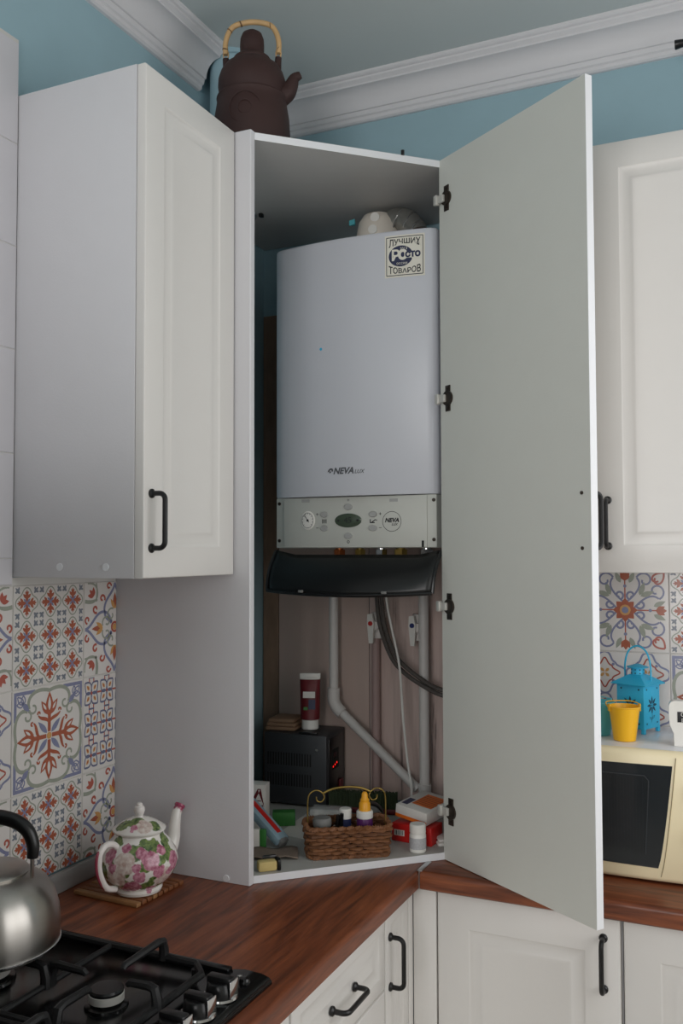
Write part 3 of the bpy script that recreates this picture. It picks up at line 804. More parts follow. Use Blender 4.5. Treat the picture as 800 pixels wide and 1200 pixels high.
def ring_s(k, z): return [(cxy[0]+(x-cxy[0])*k, cxy[1]+(y-cxy[1])*k, z) for x, y in fr]
vs = ring_s(0.992, BZ0)+ring_s(1, BZ0+0.003)+ring_s(1, BZ1-0.006)+ring_s(0.994, BZ1-0.0015)+ring_s(0.985, BZ1)
fs = []
for k in range(4): fs += [(k*n+j, k*n+(j+1) % n, (k+1)*n+(j+1) % n, (k+1)*n+j) for j in range(n)]
fs += [tuple(reversed(range(n))), tuple(range(4*n, 5*n))]
MB().add(vs, fs).build('casing', BOILW, bo, world=True, smooth=40)
MB().box(BX0+0.02, BX1-0.02, -0.0495, -0.007, BZ0-0.05, BZ1-0.03).build('back_frame', BOILG, bo, world=True, smooth=0)
# control panel below the casing
py = -0.326
pm = MB().box(BX0+0.004, BX1-0.004, py, -0.06, 1.566, 1.6872, 0.002)
cp = pm.build('control_panel', BOILG, bo, world=True)
MB().box(BX0+0.026, BX1-0.026, py-0.004, py, 1.567, 1.6862, 0.0015).build('control_fascia', BOILG, cp, world=True)
fy = py-0.004
def disc_on(x, z, rx, rz, y0, dep, mat, name, par=cp, n=24):
    P = [(x+rx*math.cos(2*PI*k/n), z+rz*math.sin(2*PI*k/n)) for k in range(n)]
    v = [(a, y0, b) for a, b in P]+[(a, y0-dep*0.6, b) for a, b in P]+[(x+(a-x)*0.88, y0-dep, z+(b-z)*0.88) for a, b in P]
    f = [(k, (k+1) % n, n+(k+1) % n, n+k) for k in range(n)]+[(n+k, n+(k+1) % n, 2*n+(k+1) % n, 2*n+k) for k in range(n)]+[tuple(range(2*n, 3*n))]
    return MB().add(v, f).build(name, mat, par, world=True)
def print_on(par, name, mat, items, y):
    # items: list of (geo, x, z)
    mb = MB()
    for (vs, fs), x, z in items: mb.add([(a+x, y, b+z) for a, b, *_ in vs], fs)
    return mb.build(name, mat, par, world=True, smooth=0)
def ring_geo(r, w, n=28, sy=1.0):
    v = [(rr*math.cos(2*PI*k/n), rr*sy*math.sin(2*PI*k/n)) for rr in (r-w, r) for k in range(n)]
    return v, [(k, (k+1) % n, n+(k+1) % n, n+k) for k in range(n)]
def rect_geo(w, h): return [(-w/2, -h/2), (w/2, -h/2), (w/2, h/2), (-w/2, h/2)], [(0, 1, 2, 3)]
def line_geo(x0, y0, x1, y1, w):
    dx, dy = x1-x0, y1-y0; l = math.hypot(dx, dy); a, b = -dy/l*w/2, dx/l*w/2
    return [(x0+a, y0+b), (x0-a, y0-b), (x1-a, y1-b), (x1+a, y1+b)], [(0, 1, 2, 3)]
g = disc_on(0.310, 1.632, 0.0185, 0.0225, fy, 0.003, PLWHITE, 'pressure_gauge')
print_on(g, 'gauge_dial', INK, [(ring_geo(0.0155, 0.0008, 24, 1.2), 0.310, 1.632), (ring_geo(0.003, 0.003, 12), 0.310, 1.632), (line_geo(0.004, -0.005, -0.009, 0.013, 0.0014), 0.310, 1.632)]
         + [(line_geo(0.012*math.cos(a), 0.0145*math.sin(a), 0.0145*math.cos(a), 0.0175*math.sin(a), 0.001), 0.310, 1.632) for a in [math.radians(d) for d in range(-40, 221, 26)]], fy-0.0034)
d = disc_on(0.4157, 1.6305, 0.0345, 0.0165, fy, 0.003, LCD, 'display')
print_on(d, 'display_digits', INK, [(text_geo('45', 0.020), 0.4157, 1.6305), (ring_geo(0.003, 0.003, 10), 0.391, 1.6305), (ring_geo(0.003, 0.003, 10), 0.4405, 1.6305)], fy-0.0034)
for x, z in ((0.3533, 1.6455), (0.3532, 1.6129), (0.4158, 1.6624), (0.4156, 1.5941), (0.4789, 1.6440), (0.4787, 1.6118)):
    disc_on(x, z, 0.0105, 0.0072, fy, 0.0035, BTN, 'button', n=18)
sig = [(text_geo('+', 0.014), 0.3345, 1.6455), (text_geo('−', 0.014), 0.3345, 1.6129), (text_geo('+', 0.014), 0.497, 1.6440), (text_geo('−', 0.014), 0.497, 1.6118),
       (text_geo('⚏' if False else '=', 0.012), 0.4158, 1.6775), (ring_geo(0.0035, 0.0014, 10), 0.4156, 1.5800)]
sig += [(line_geo(k*0.0045-0.0045, -0.005, k*0.0045-0.0045, 0.005, 0.0022), 0.3533, 1.6292) for k in range(3)]
sig += [(line_geo(-0.008, -0.004, 0.004, -0.004, 0.0024), 0.4789, 1.6285), (line_geo(-0.007, -0.004, -0.007, 0.004, 0.0024), 0.4789, 1.6285), (line_geo(-0.003, -0.003, 0.006, 0.003, 0.0022), 0.4789, 1.6285), (line_geo(0.005, 0.003, 0.010, 0.001, 0.0018), 0.4789, 1.6285)]
sig += [(ring_geo(0.0235, 0.0011, 32), 0.5257, 1.6265), (text_geo('NEVA', 0.0135, 0.25, 0.0006), 0.5257, 1.6290), (text_geo('LUX', 0.0075, 0.25, 0.0002), 0.5320, 1.6195)]
print_on(cp, 'panel_marks', INK, sig, fy-0.0004)['kind'] = 'stuff'
for tx_, tz_ in ((0.3032, 1.6793), (0.5302, 1.6756)): print_on(cp, 'panel_tag', BTN, [(rect_geo(0.021, 0.0075), tx_, tz_)], fy-0.0003)
for x in (0.2295, 0.6262):
    for z in (1.674, 1.584): disc_on(x, z, 0.0042, 0.0042, py, 0.002, BRONZE, 'screw', n=14)
MB().box(0.5985, 0.6035, fy-0.001, fy+0.001, 1.567, 1.582).build('slot', SLOT, cp, world=True, smooth=0)
# logo on the casing
def wrap_print(par, name, mat, items, eps):
    mb = MB()
    for (vs, fs), x, z in items: mb.add([(a+x, by(a+x)-eps, b+z) for a, b, *_ in vs], fs)
    return mb.build(name, mat, par, world=True, smooth=0)
casing = [c for c in bo.children if c.name.startswith('casing')][0]
wrap_print(casing, 'logo', LOGOG, [(text_geo('ɵ', 0.024, 0.3, 0.0012), 0.3755, 1.7465), (text_geo('NEVA', 0.0205, 0.3, 0.0008), 0.4110, 1.7460), (text_geo('LUX', 0.0125, 0.3, 0.0002), 0.4515, 1.7435)], 0.0006)
# quality mark sticker
sx, sz = 0.5640, 2.2390; S = 0.0425
def sub_rect(w, h, k=8):
    v = [(-w/2+w*i/k, -h/2+h*j) for j in (0, 1) for i in range(k+1)]
    return v, [(i, i+1, k+2+i, k+1+i) for i in range(k)]
stk = wrap_print(casing, 'sticker', STICKER, [(sub_rect(2*S*1.10, 2*S*1.16), sx, sz)], 0.0007)
def warp(geo, fn): return [fn(a, b) for a, b, *_ in geo[0]], geo[1]
def arch_text(body, half, zedge, up):
    vs, fs = text_geo(body, 0.02, 0, 0.0004)
    x1 = max(abs(v[0]) for v in vs); b0, b1 = min(v[1] for v in vs), max(v[1] for v in vs); out = []
    for v in vs:
        a = v[0]/x1; t = (v[1]-b0)/(b1-b0); h = 0.0115+0.0085*abs(a)**1.7
        out.append((a*half, zedge-h*(1-t) if up else zedge+h*t))
    return out, fs
top = arch_text('ЛУЧШИХ', 0.0375, 0.0405, True)
bot = arch_text('ТОВАРОВ', 0.0375, -0.0405, False)
fr_ = [(sub_rect(2*S, 0.0018), sx, sz+s*S*1.05) for s in (-1, 1)]+[(line_geo(s*S, -S*1.05, s*S, S*1.05, 0.0016), sx, sz) for s in (-1, 1)]
wrap_print(stk, 'sticker_lettering', INK, [(top, sx, sz), (bot, sx, sz)]+fr_, 0.0010)
ell = [(0.0285*math.cos(2*PI*k/30), 0.0245*math.sin(2*PI*k/30)) for k in range(30)]
cut_r = [(min(a, 0.026), b) for a, b in ell]
wrap_print(stk, 'sticker_emblem', NAVY, [((cut_r, [tuple(range(30))]), sx-0.009, sz)], 0.0010)
wrap_print(stk, 'emblem_ground', STICKER, [(sub_rect(0.034, 0.0135), sx+0.0165, sz+0.001)], 0.0013)
wrap_print(stk, 'emblem_white', STICKER, [(text_geo('Р', 0.034, 0, 0.001), sx-0.021, sz+0.0005), (text_geo('С', 0.028, 0, 0.0022), sx-0.0045, sz+0.001), (text_geo('2013', 0.0088), sx-0.002, sz+0.0165), (text_geo('оссии', 0.0090), sx-0.006, sz-0.0172)], 0.0016)
wrap_print(stk, 'emblem_letters', NAVY, [(text_geo('СТО', 0.0165, 0, 0.0012), sx+0.0195, sz+0.0012)], 0.0019)
MB().tube([(0.352, by(0.352)-0.0004, 2.040), (0.352, by(0.352)+0.002, 2.040)], 0.0035, 10).build('paint_speck', CYAN, casing, world=True)
# hinged flap hanging open below the panel
fv, ff = [], []; NU, NV = 24, 8
for j in range(NV+1):
    v = j/NV
    for i in range(NU+1):
        u = i/NU; c = 1-(2*u-1)**2
        x = 0.225+(0.647-0.225)*u-0.008*v*u
        fv.append((x, py-0.006-0.046*v-0.030*c*v-0.014*math.sin(PI*v), 1.5600-0.095*v-0.007*c*v-0.012*(1-v)*min(1, c*2.2)))
NW = NU+1
for j in range(NV):
    for i in range(NU): ff.append((j*NW+i, j*NW+i+1, (j+1)*NW+i+1, (j+1)*NW+i))
mf = MB().add(fv, ff)
me_o = mf.build('flap', SMOKE, bo, world=True)
so = me_o.modifiers.new('thickness', 'SOLIDIFY'); so.thickness = 0.005; so.offset = 0
fo = fv
edge = [fo[NV*NW+i] for i in range(NU+1)]
MB().tube([(x, y-0.001, z) for x, y, z in edge], 0.0042, 8).tube([fo[j*NW] for j in range(NV+1)], 0.0042, 8).tube([fo[j*NW+NU] for j in range(NV+1)], 0.0042, 8).build('flap_rim', BPLAST, me_o, world=True)
for i in (6, 18):
    x, y, z = fo[NV*NW+i]
    MB().box(x-0.006, x+0.006, y-0.008, y-0.003, z+0.003, z+0.009, 0.001).build('flap_clip', GREYP, me_o, world=True)
# stub connections below the boiler
for k, (x, mt, r) in enumerate(((0.36, COPPER, 0.010), (0.415, BRASS, 0.009), (0.47, CHROME, 0.010), (0.52, BRASS, 0.011), (0.585, CHROME, 0.011))):
    s_ = MB().cyl((x, -0.26, 1.5655), (x, -0.26, 1.515), r, 14)
    s_.tube([(x, -0.26, 1.562), (x, -0.26, 1.548)], r*1.5, 6)
    s_.build('connector', mt, bo, world=True)

# flue on top of the boiler
fl = thing('flue_elbow', 'rounded cream flue elbow sitting on top of the boiler', 'flue', (0.430, -0.17, 2.3005))
fl_m = MB().lathe([(0, 0.0), (0.058, 0.0), (0.060, 0.004), (0.057, 0.05), (0.050, 0.088), (0.038, 0.106), (0.018, 0.114), (0, 0.115)], 36)
fl_m.build('hood', FLUE, fl)
for a, z in ((-78, 0.088), (-82, 0.055)):
    A = math.radians(a); r = 0.049 if z > 0.07 else 0.056
    MB().tube([(r*math.cos(A)*0.9, r*math.sin(A)*0.9, z), (r*math.cos(A)*1.06, r*math.sin(A)*1.06, z)], 0.0115, 18).build('round_cap', PLWHITE, fl)
MB().tube(smooth_path([(0.03, 0.005, 0.088), (0.06, 0.0, 0.090), (0.09, -0.01, 0.070), (0.112, -0.02, 0.035)], 6), [0.030]*19, 16).build('flexible_pipe', FOIL, fl)
for k in range(3):
    q = smooth_path([(0.05, 0.0, 0.090), (0.09, -0.01, 0.070), (0.112, -0.02, 0.035)], 6)[2+k*4]
    MB().tube([(q.x+0.031*math.cos(a)*0.5, q.y+0.031*math.sin(a), q.z+0.031*math.cos(a)*0.85) for a in [2*PI*i/18 for i in range(18)]], 0.002, 6, closed=True).build('pipe_ring', CHROME, fl)
MB().tube([(0.112, -0.02, 0.035), (0.122, -0.022, 0.004)], [0.022, 0.020], 14).build('copper_end', COPPER, fl)
MB().prism([(-0.068, -0.03), (-0.050, -0.036), (-0.054, -0.022)], 0.084, 0.097).build('green_tab', BLUEB, fl)

# ------------------------------------------------------------------ pipes, valves, hose, cable behind and below
pp = thing('waste_pipe', 'white plastic pipework with a bent slanted run joining an upright stack under the boiler', 'pipe', (0.251, -0.062, 1.0))
MB().tube([(0.251, -0.062, 1.52), (0.251, -0.062, 1.180)], 0.0122, 16).build('upright', PVC, pp, world=True)
MB().tube(smooth_path([(0.251, -0.062, 1.193), (0.251, -0.062, 1.160), (0.262, -0.062, 1.140), (0.276, -0.062, 1.128)], 5), 0.0165, 16).build('elbow', PVC, pp, world=True)
MB().tube([(0.268, -0.062, 1.135), (0.487, -0.062, 0.950)], 0.0122, 16).build('slanted_run', PVC, pp, world=True)
MB().tube([(0.506, -0.062, 1.53), (0.506, -0.062, 0.8985)], 0.0128, 16).tube([(0.506, -0.062, 0.965), (0.506, -0.062, 0.925)], 0.0165, 16).build('straight_stack', PVC, pp, world=True)
pk = MB().tube([(0.3595, -0.030, 1.345), (0.3595, -0.030, 0.8985)], 0.0115, 14)
tag(pk.build('water_pipe', PINK), 'pinkish upright pipe below the valve with the red dot', 'pipe')
def valve(x, z, dot, label):
    v = thing('shutoff_valve', label, 'valve', (x, -0.03, z), 0, 'shutoff valves under the boiler')
    MB().tube([(0.004, 0.0, 0.030), (0.004, 0.0, -0.030)], 0.0165, 14).tube([(0.004, 0, 0.0), (0.004, -0.030, 0.0)], [0.013, 0.011], 14).tube([(0.004, 0.0, 0.034), (0.004, 0, 0.020)], 0.020, 14).tube([(0.004, 0.0, -0.018), (0.004, 0, -0.034)], 0.020, 14).build('valve_body', PVC, v)
    MB().add([(-0.014, -0.030, 0.030), (-0.001, -0.030, 0.032), (0.004, -0.030, 0.006), (0.001, -0.030, -0.046), (-0.010, -0.030, -0.046), (-0.015, -0.030, 0.006)]+[(-0.014, -0.039, 0.030), (-0.001, -0.039, 0.032), (0.004, -0.039, 0.006), (0.001, -0.039, -0.046), (-0.010, -0.039, -0.046), (-0.015, -0.039, 0.006)],
             [tuple(range(6)), tuple(range(11, 5, -1))]+[(k, (k+1) % 6, 6+(k+1) % 6, 6+k) for k in range(6)]).build('lever', PLWHITE, v)
    MB().tube([(-0.005, -0.0385, 0.006), (-0.005, -0.0415, 0.006)], 0.0062, 14).build('dot', dot, v)
valve(0.366, 1.362, REDDOT, 'white lever water valve with a red dot')
valve(0.482, 1.360, BLUEDOT, 'white lever water valve with a blue dot')
hz = MB()
for dx in (0.0, 0.013):
    hz.tube(smooth_path([(0.382+dx, -0.085, 1.53), (0.387+dx, -0.085, 1.428), (0.396+dx, -0.085, 1.36), (0.427+dx*.8, -0.085, 1.283+dx*.6), (0.469+dx*.5, -0.085, 1.241+dx), (0.527, -0.085, 1.209+dx), (0.5625, -0.085, 1.196+dx), (0.600, -0.075, 1.19+dx), (0.645, -0.065, 1.19+dx)], 6), 0.0058, 10)
tag(hz.build('flexible_hose', HOSE), 'pair of grey flexible hoses curving down to the right under the boiler', 'hose')
cb = MB().tube(smooth_path([(0.415, -0.105, 1.53), (0.4215, -0.105, 1.43), (0.4352, -0.105, 1.36), (0.4558, -0.105, 1.264), (0.4650, -0.105, 1.135), (0.4760, -0.105, 1.03), (0.486, -0.105, 0.965), (0.487, -0.107, 0.905)], 7), 0.0032, 8)
tag(cb.build('cable', PLWHITE), 'thin white cable hanging in front of the grey hoses', 'cable')

# ------------------------------------------------------------------ things on the cabinet floor
def decal(mb_items, name, mat, par, plane='-y', off=0.0):
    mb = MB()
    for (vs, fs), a, b in mb_items:
        if plane == '-y': mb.add([(x+a, off, y+b) for x, y, *_ in vs], fs)
        elif plane == '+z': mb.add([(x+a, y+b, off) for x, y, *_ in vs], fs)
        elif plane == '+x': mb.add([(off, x+a, y+b) for x, y, *_ in vs], fs)
    return mb.build(name, mat, par, smooth=0)
sb = thing('voltage_stabilizer', 'dark grey metal voltage stabilizer with vent slots and red digits', 'stabilizer', (0.180, -0.092, ZS), math.radians(4))
hw, hd, hh = 0.088, 0.068, 0.187
MB().box(-hw, hw, -hd, hd, 0.006, hh, 0.003).build('housing', STABM, sb)
for a in (-1, 1):
    for b in (-1, 1): MB().tube([(a*0.07, b*0.05, 0), (a*0.07, b*0.05, 0.007)], 0.008, 12).build('foot', BPLAST, sb)
sl = MB()
for zr in (0.052, 0.105):
    for k in range(17): sl.box(-0.078+k*0.0075, -0.0745+k*0.0075, -hd-0.0006, -hd+0.001, zr, zr+0.032)
o = sl.build('vent_slots', SLOT, sb, smooth=0); o['kind'] = 'stuff'
MB().tube([(0.062, -hd, 0.150), (0.062, -hd-0.003, 0.150)], 0.004, 12).build('screw', CHROME, sb)
MB().box(hw-0.001, hw+0.0012, -0.050, 0.050, 0.016, 0.176, 0.001).build('front_plate', BPLAST, sb)
MB().box(hw, hw+0.0016, -0.030, 0.018, 0.092, 0.144, 0.0005).build('display', SLOT, sb)
decal([(text_geo('8', 0.017), -0.016, 0.128), (text_geo('8', 0.017), -0.003, 0.128)], 'digits_off', MAROON, sb, '+x', hw+0.0019)
decal([(ring_geo(0.0028, 0.0028, 10), -0.023, 0.100), (ring_geo(0.0028, 0.0028, 10), -0.010, 0.103), (ring_geo(0.0028, 0.0028, 10), 0.003, 0.106)], 'indicator', LED, sb, '+x', hw+0.0019)
MB().box(hw+0.001, hw+0.006, 0.018, 0.042, 0.030, 0.058, 0.001).build('power_switch', MAROON, sb)
# folded cloth and tube on the stabilizer
cl = MB()
for k, (w, d, z) in enumerate(((0.042, 0.048, 0.0), (0.040, 0.046, 0.010), (0.036, 0.044, 0.020))):
    cl.box(-w, w, -d, d, z, z+0.0098, 0.0042, seg=3)
ob = cl.build('folded_cloth', CLOTH, loc=(0.125, -0.095, ZS+hh+0.0006), rot=(0, 0, 0.15))
tag(ob, 'folded beige cloth lying on the dark stabilizer', 'cloth')
tb = thing('sealant_tube', 'maroon and white tube standing cap down on the stabilizer', 'tube', (0.2045, -0.110, ZS+hh+0.0066), math.radians(20))
MB().lathe([(0, 0), (0.021, 0), (0.0225, 0.002), (0.022, 0.024), (0.019, 0.026), (0, 0.026)], 28).build('cap', PLWHITE, tb)
tv, tf = [], []; NT = 24
for j, z in enumerate((0.026, 0.030, 0.060, 0.100, 0.130, 0.139)):
    q = j/5
    for k in range(NT):
        a = 2*PI*k/NT; tv.append((0.0250*math.cos(a)*(1+0.12*q), 0.0235*math.sin(a)*(1-0.86*q**2), z))
tm = []
for j in range(5):
    for k in range(NT): tf.append((j*NT+k, j*NT+(k+1) % NT, (j+1)*NT+(k+1) % NT, (j+1)*NT+k))
tbm = MB(); tbm.add(tv, tf); tbm.m = [0 if j < 3 or True else 1 for j in range(5) for k in range(NT)]
tbm.m = [(1 if j >= 4 else 0) for j in range(5) for k in range(NT)]
tbm.f.append(tuple(5*NT+k for k in range(NT))); tbm.m.append(1)
tbm.build('tube_body', [MAROON, PLWHITE], tb)
MB().box(-0.0275, 0.0275, -0.0045, 0.0045, 0.132, 0.146, 0.002).build('crimp', PLWHITE, tb)
def tube_y(z): return -(0.0235*(1-0.86*((z-0.026)/0.113)**2))-0.0012
lab = MB()
for (x0, x1, z0, z1, m) in ((-0.017, 0.015, 0.083, 0.099, 0), (-0.002, 0.016, 0.054, 0.079, 1), (-0.015, -0.004, 0.052, 0.060, 2)):
    lab.add([(x0, tube_y(z0), z0), (x1, tube_y(z0), z0), (x1, tube_y(z1), z1), (x0, tube_y(z1), z1)], [(0, 1, 2, 3)], m)
lab.build('label_print', [CARD, NAVY, GREEN], tb, smooth=0)
tag(MB().box(-0.030, 0.020, -0.007, 0.007, 0, 0.006, 0.002).build('black_clip', BPLAST, loc=(0.225, -0.150, ZS+hh+0.0006), rot=(0, 0, 0.15)), 'small flat black piece in front of the maroon tube', 'clip')

# white sheet on the floor of the cabinet
tag(MB().prism([(0.240, -0.185), (0.400, -0.215), (0.388, -0.400), (0.255, -0.380)], 0, 0.0008).build('paper_sheet', CARD, loc=(0, 0, ZS+0.0002), smooth=0), 'white paper sheet lying flat behind the wicker basket', 'paper')

# dark green brush
br = thing('dustpan_brush', 'dark green bristle brush lying behind the wicker basket', 'brush', (0.365, -0.130, ZS), math.radians(12))
MB().box(-0.088, 0.088, -0.020, 0.020, 0.0, 0.016, 0.006).build('brush_back', MAROON, br)
bb = MB()
for k in range(44):
    for r_ in range(5):
        x = -0.084+k*0.0039; y = -0.016+r_*0.008
        dx, dy = random.uniform(-.0015, .0015), random.uniform(-.002, .002)
        bb.tube([(x, y, 0.014), (x+dx, y+dy, 0.050+random.uniform(-.002, .001))], [0.0020, 0.0017], 4)
o = bb.build('bristles', BRUSHG, br); o['kind'] = 'stuff'
# clear blister of small items, tape roll
bl = thing('blister_pack', 'crumpled clear plastic pack behind the basket', 'packaging', (0.318, -0.222, ZS+0.0012), math.radians(12))
MB().box(-0.050, 0.050, -0.024, 0.024, 0.0, 0.028, 0.006).build('film', CLEAR, bl)
for k in range(6): MB().lathe([(0, 0.003), (0.008, 0.004), (0.009, 0.014), (0.006, 0.022), (0, 0.024)], 10, T=Tr(-0.036+k*0.0145, random.uniform(-.009, .009), 0.0)).build('bead', CARD, bl)
tp = thing('tape_roll', 'grey and black tape roll standing on edge behind the basket', 'tape', (0.436, -0.246, ZS), math.radians(20))
rr_ = 0.029
MB().lathe([(0.016, -0.012), (rr_, -0.012), (rr_+0.001, -0.010), (rr_+0.001, 0.010), (rr_, 0.012), (0.016, 0.012), (0.016, -0.012)], 32, T=Tr(0, 0, rr_+0.001, rx=PI/2)).build('roll', BPLAST, tp)
MB().lathe([(0, 0.0120), (rr_-0.004, 0.0120), (rr_-0.005, 0.0135), (0, 0.0135)], 32, T=Tr(0, 0, rr_+0.001, rx=PI/2)).build('side_disc', GREYP, tp)

# ---- wicker basket
BA = math.radians(32.6)
bk = thing('wicker_basket', 'brown woven wicker basket with a scrolled wire handle on the cabinet floor', 'basket', (0.4555, -0.431, ZS+0.0005), BA)
bw, bd, bh = 0.091, 0.046, 0.061
def rr_path(w, d, r, n_c=5, n_s=14):
    P = []
    for cx, cy, a0 in ((w-r, -d+r, -90), (w-r, d-r, 0), (-w+r, d-r, 90), (-w+r, -d+r, 180)):
        P += [(cx+r*math.cos(math.radians(a0+90*k/n_c)), cy+r*math.sin(math.radians(a0+90*k/n_c))) for k in range(n_c+1)]
    out = []
    for a, b in zip(P, P[1:]+P[:1]):
        L = math.hypot(b[0]-a[0], b[1]-a[1]); m_ = max(1, int(L/0.0045))
        out += [(a[0]+(b[0]-a[0])*t/m_, a[1]+(b[1]-a[1])*t/m_) for t in range(m_)]
    return out
base_p = rr_path(bw, bd, 0.016)
plen = len(base_p)
tot = sum(math.hypot(b[0]-a[0], b[1]-a[1]) for a, b in zip(base_p, base_p[1:]+base_p[:1]))
ns = 2*round(tot/0.0165/2); step = tot/ns*2
NR = 8
for row in range(NR):
    z = 0.005+row*(bh-0.010)/(NR-1); k_ = 0.93+0.07*row/(NR-1)
    P = []; s = 0
    for a, b in zip(base_p, base_p[1:]+base_p[:1]):
        off = 0.0030*math.sin(2*PI*s/step + PI*(row % 2)); l = math.hypot(*a)
        P.append((a[0]*k_*(1+off/l), a[1]*k_*(1+off/l*1.6), z+0.0006*math.sin(s*90+row)))
        s += math.hypot(b[0]-a[0], b[1]-a[1])
    MB().tube(P, 0.0042, 6, closed=True).build('woven_strand', WICK if row % 3 else WICKM, bk)
s = 0; nxt = 0.0
for a, b in zip(base_p, base_p[1:]+base_p[:1]):
    if s >= nxt:
        MB().tube([(a[0]*0.93, a[1]*0.93, 0.002), (a[0], a[1], bh)], 0.0022, 5).build('stake', WICKD, bk); nxt += tot/ns
    s += math.hypot(b[0]-a[0], b[1]-a[1])
MB().prism([(x*0.925, y*0.9) for x, y in base_p], 0.001, 0.005).build('basket_floor', WICKD, bk)
for hgt, rad, ph in ((bh+0.002, 0.0042, 0), (bh+0.002, 0.0042, PI), (0.003, 0.0038, 0), (0.003, 0.0038, PI)):
    P = []; s = 0; kk = 1.0 if hgt > 0.03 else 0.955
    for a, b in zip(base_p, base_p[1:]+base_p[:1]):
        l = math.hypot(*a); th = 2*PI*s/0.012+ph
        P.append((a[0]*kk*(1+0.003*math.cos(th)/l), a[1]*kk*(1+0.003*math.cos(th)/l), hgt+0.003*math.sin(th))); s += math.hypot(b[0]-a[0], b[1]-a[1])
    MB().tube(P, rad, 5, closed=True).build('braided_rim', WICK, bk)
hw_ = MB()
for sg in (-1, 1):
    pts = [(sg*0.086, 0, 0.050), (sg*0.087, 0, 0.090), (sg*0.086, 0, 0.118), (sg*0.081, 0, 0.130), (sg*0.069, 0, 0.136), (sg*0.057, 0, 0.132), (sg*0.050, 0, 0.121), (sg*0.056, 0, 0.111), (sg*0.066, 0, 0.113), (sg*0.068, 0, 0.122)]
    hw_.tube(smooth_path(pts, 6), 0.0016, 8)
hw_.build('scroll_wire', BRASS, bk)
MB().tube(smooth_path([(-0.053, 0, 0.129), (-0.030, 0, 0.138), (0, 0, 0.141), (0.030, 0, 0.138), (0.053, 0, 0.129)], 6), 0.0026, 8).build('grip', BRASS, bk)
# things standing in the basket
def in_basket(x, y):
    c, s_ = math.cos(BA), math.sin(BA); return (0.4555+x*c-y*s_, -0.431+x*s_+y*c)
x, y = in_basket(0.040, 0.0)
nb = thing('nozzle_bottle', 'purple bottle with white collar and amber orange nozzle in the wicker basket', 'bottle', (x, y, ZS+0.0065))
MB().lathe([(0, 0), (0.017, 0), (0.018, 0.003), (0.018, 0.060), (0.0165, 0.068), (0, 0.068)], 28).build('body', PURP, nb)
MB().lathe([(0.0165, 0.066), (0.0185, 0.068), (0.0185, 0.080), (0.016, 0.083), (0, 0.083)], 28).build('collar', PLWHITE, nb)
MB().lathe([(0.013, 0.082), (0.0125, 0.098), (0.010, 0.102), (0.0105, 0.106), (0.0075, 0.110), (0.007, 0.118), (0.004, 0.123), (0, 0.124)], 24).build('nozzle', ORNOZ, nb)
x, y = in_basket(-0.002, 0.010)
jr = thing('small_jar', 'small jar with a white lid in the middle of the wicker basket', 'jar', (x, y, ZS+0.0065))
MB().lathe([(0, 0), (0.0125, 0), (0.013, 0.003), (0.013, 0.066), (0, 0.066)], 24).build('body', NAVY, jr)
MB().lathe([(0.0128, 0.064), (0.0135, 0.066), (0.0135, 0.084), (0.012, 0.086), (0, 0.0865)], 24).build('lid', PLWHITE, jr)
x, y = in_basket(-0.056, -0.010)
jt = thing('shoe_polish_tin', 'round dark grey lidded tin at the left end of the wicker basket', 'tin', (x, y, ZS+0.0065))
MB().lathe([(0, 0), (0.018, 0), (0.019, 0.003), (0.019, 0.058), (0, 0.058)], 28).build('body', BPLAST, jt)
MB().lathe([(0.0195, 0.056), (0.0205, 0.058), (0.0205, 0.070), (0.018, 0.074), (0, 0.076)], 28).build('lid', GREYP, jt)
x, y = in_basket(-0.026, 0.004)
sc_ = MB().tube([(0, 0, 0), (0.006, 0.003, 0.074)], 0.0042, 10).tube([(0.008, 0.012, 0), (0.016, 0.002, 0.078)], 0.0042, 10)
tag(sc_.build('pen', BPLAST, loc=(x, y, ZS+0.0065)), 'black pens leaning inside the basket beside its tin', 'pen')

# ---- right hand group: boxes, pill bottle, packet
rb = thing('red_box', 'red cardboard box with a white barcode label lying right of the basket', 'box', (0.568, -0.290, ZS+0.0003), math.radians(-6))
MB().box(-0.050, 0.050, -0.030, 0.030, 0, 0.040, 0.0012).build('carton', RED, rb)
decal([(rect_geo(0.026, 0.013), -0.030, 0.020)], 'barcode_label', CARD, rb, '-y', -0.0305)
decal([(line_geo(k, -0.005, k, 0.005, 0.0012), -0.030, 0.020) for k in (-0.010, -0.0075, -0.006, -0.002, 0.001, 0.003, 0.007, 0.009)], 'barcode', INK, rb, '-y', -0.0308)
mbx = thing('medicine_box', 'white and orange medicine carton lying tilted on the red box', 'box', (0.572, -0.250, ZS+0.0500), math.radians(-12))
mbx.rotation_euler = (math.radians(3), math.radians(7), math.radians(-12))
MB().box(-0.042, 0.042, -0.060, 0.060, 0, 0.029, 0.0010).build('carton', CARD, mbx)
decal([(rect_geo(0.052, 0.074), 0.008, 0.006)], 'orange_field', ORANGE, mbx, '+z', 0.0293)
decal([(rect_geo(0.016, 0.040), -0.029, -0.026)], 'blue_field', NAVY, mbx, '+z', 0.0293)
decal([(rect_geo(0.083, 0.008), 0, 0.0045)], 'orange_band', ORANGE, mbx, '-y', -0.0603)
decal([(line_geo(-0.022, y, 0.030, y, 0.0018), 0.006, 0.0) for y in (-0.02, -0.010, 0.0, 0.010, 0.02, 0.03)], 'fine_print', MAROON, mbx, '+z', 0.0296)
pb = thing('pill_bottle', 'white plastic pill bottle standing in front of the red box', 'bottle', (0.596, -0.362, ZS))
MB().lathe([(0, 0), (0.017, 0), (0.0185, 0.002), (0.0185, 0.036), (0.017, 0.040), (0.0145, 0.042), (0, 0.042)], 30).build('body', PLWHITE, pb)
MB().lathe([(0.0145, 0.0415), (0.0180, 0.042), (0.0180, 0.058), (0.0165, 0.060), (0, 0.060)], 30).build('cap', PLWHITE, pb)
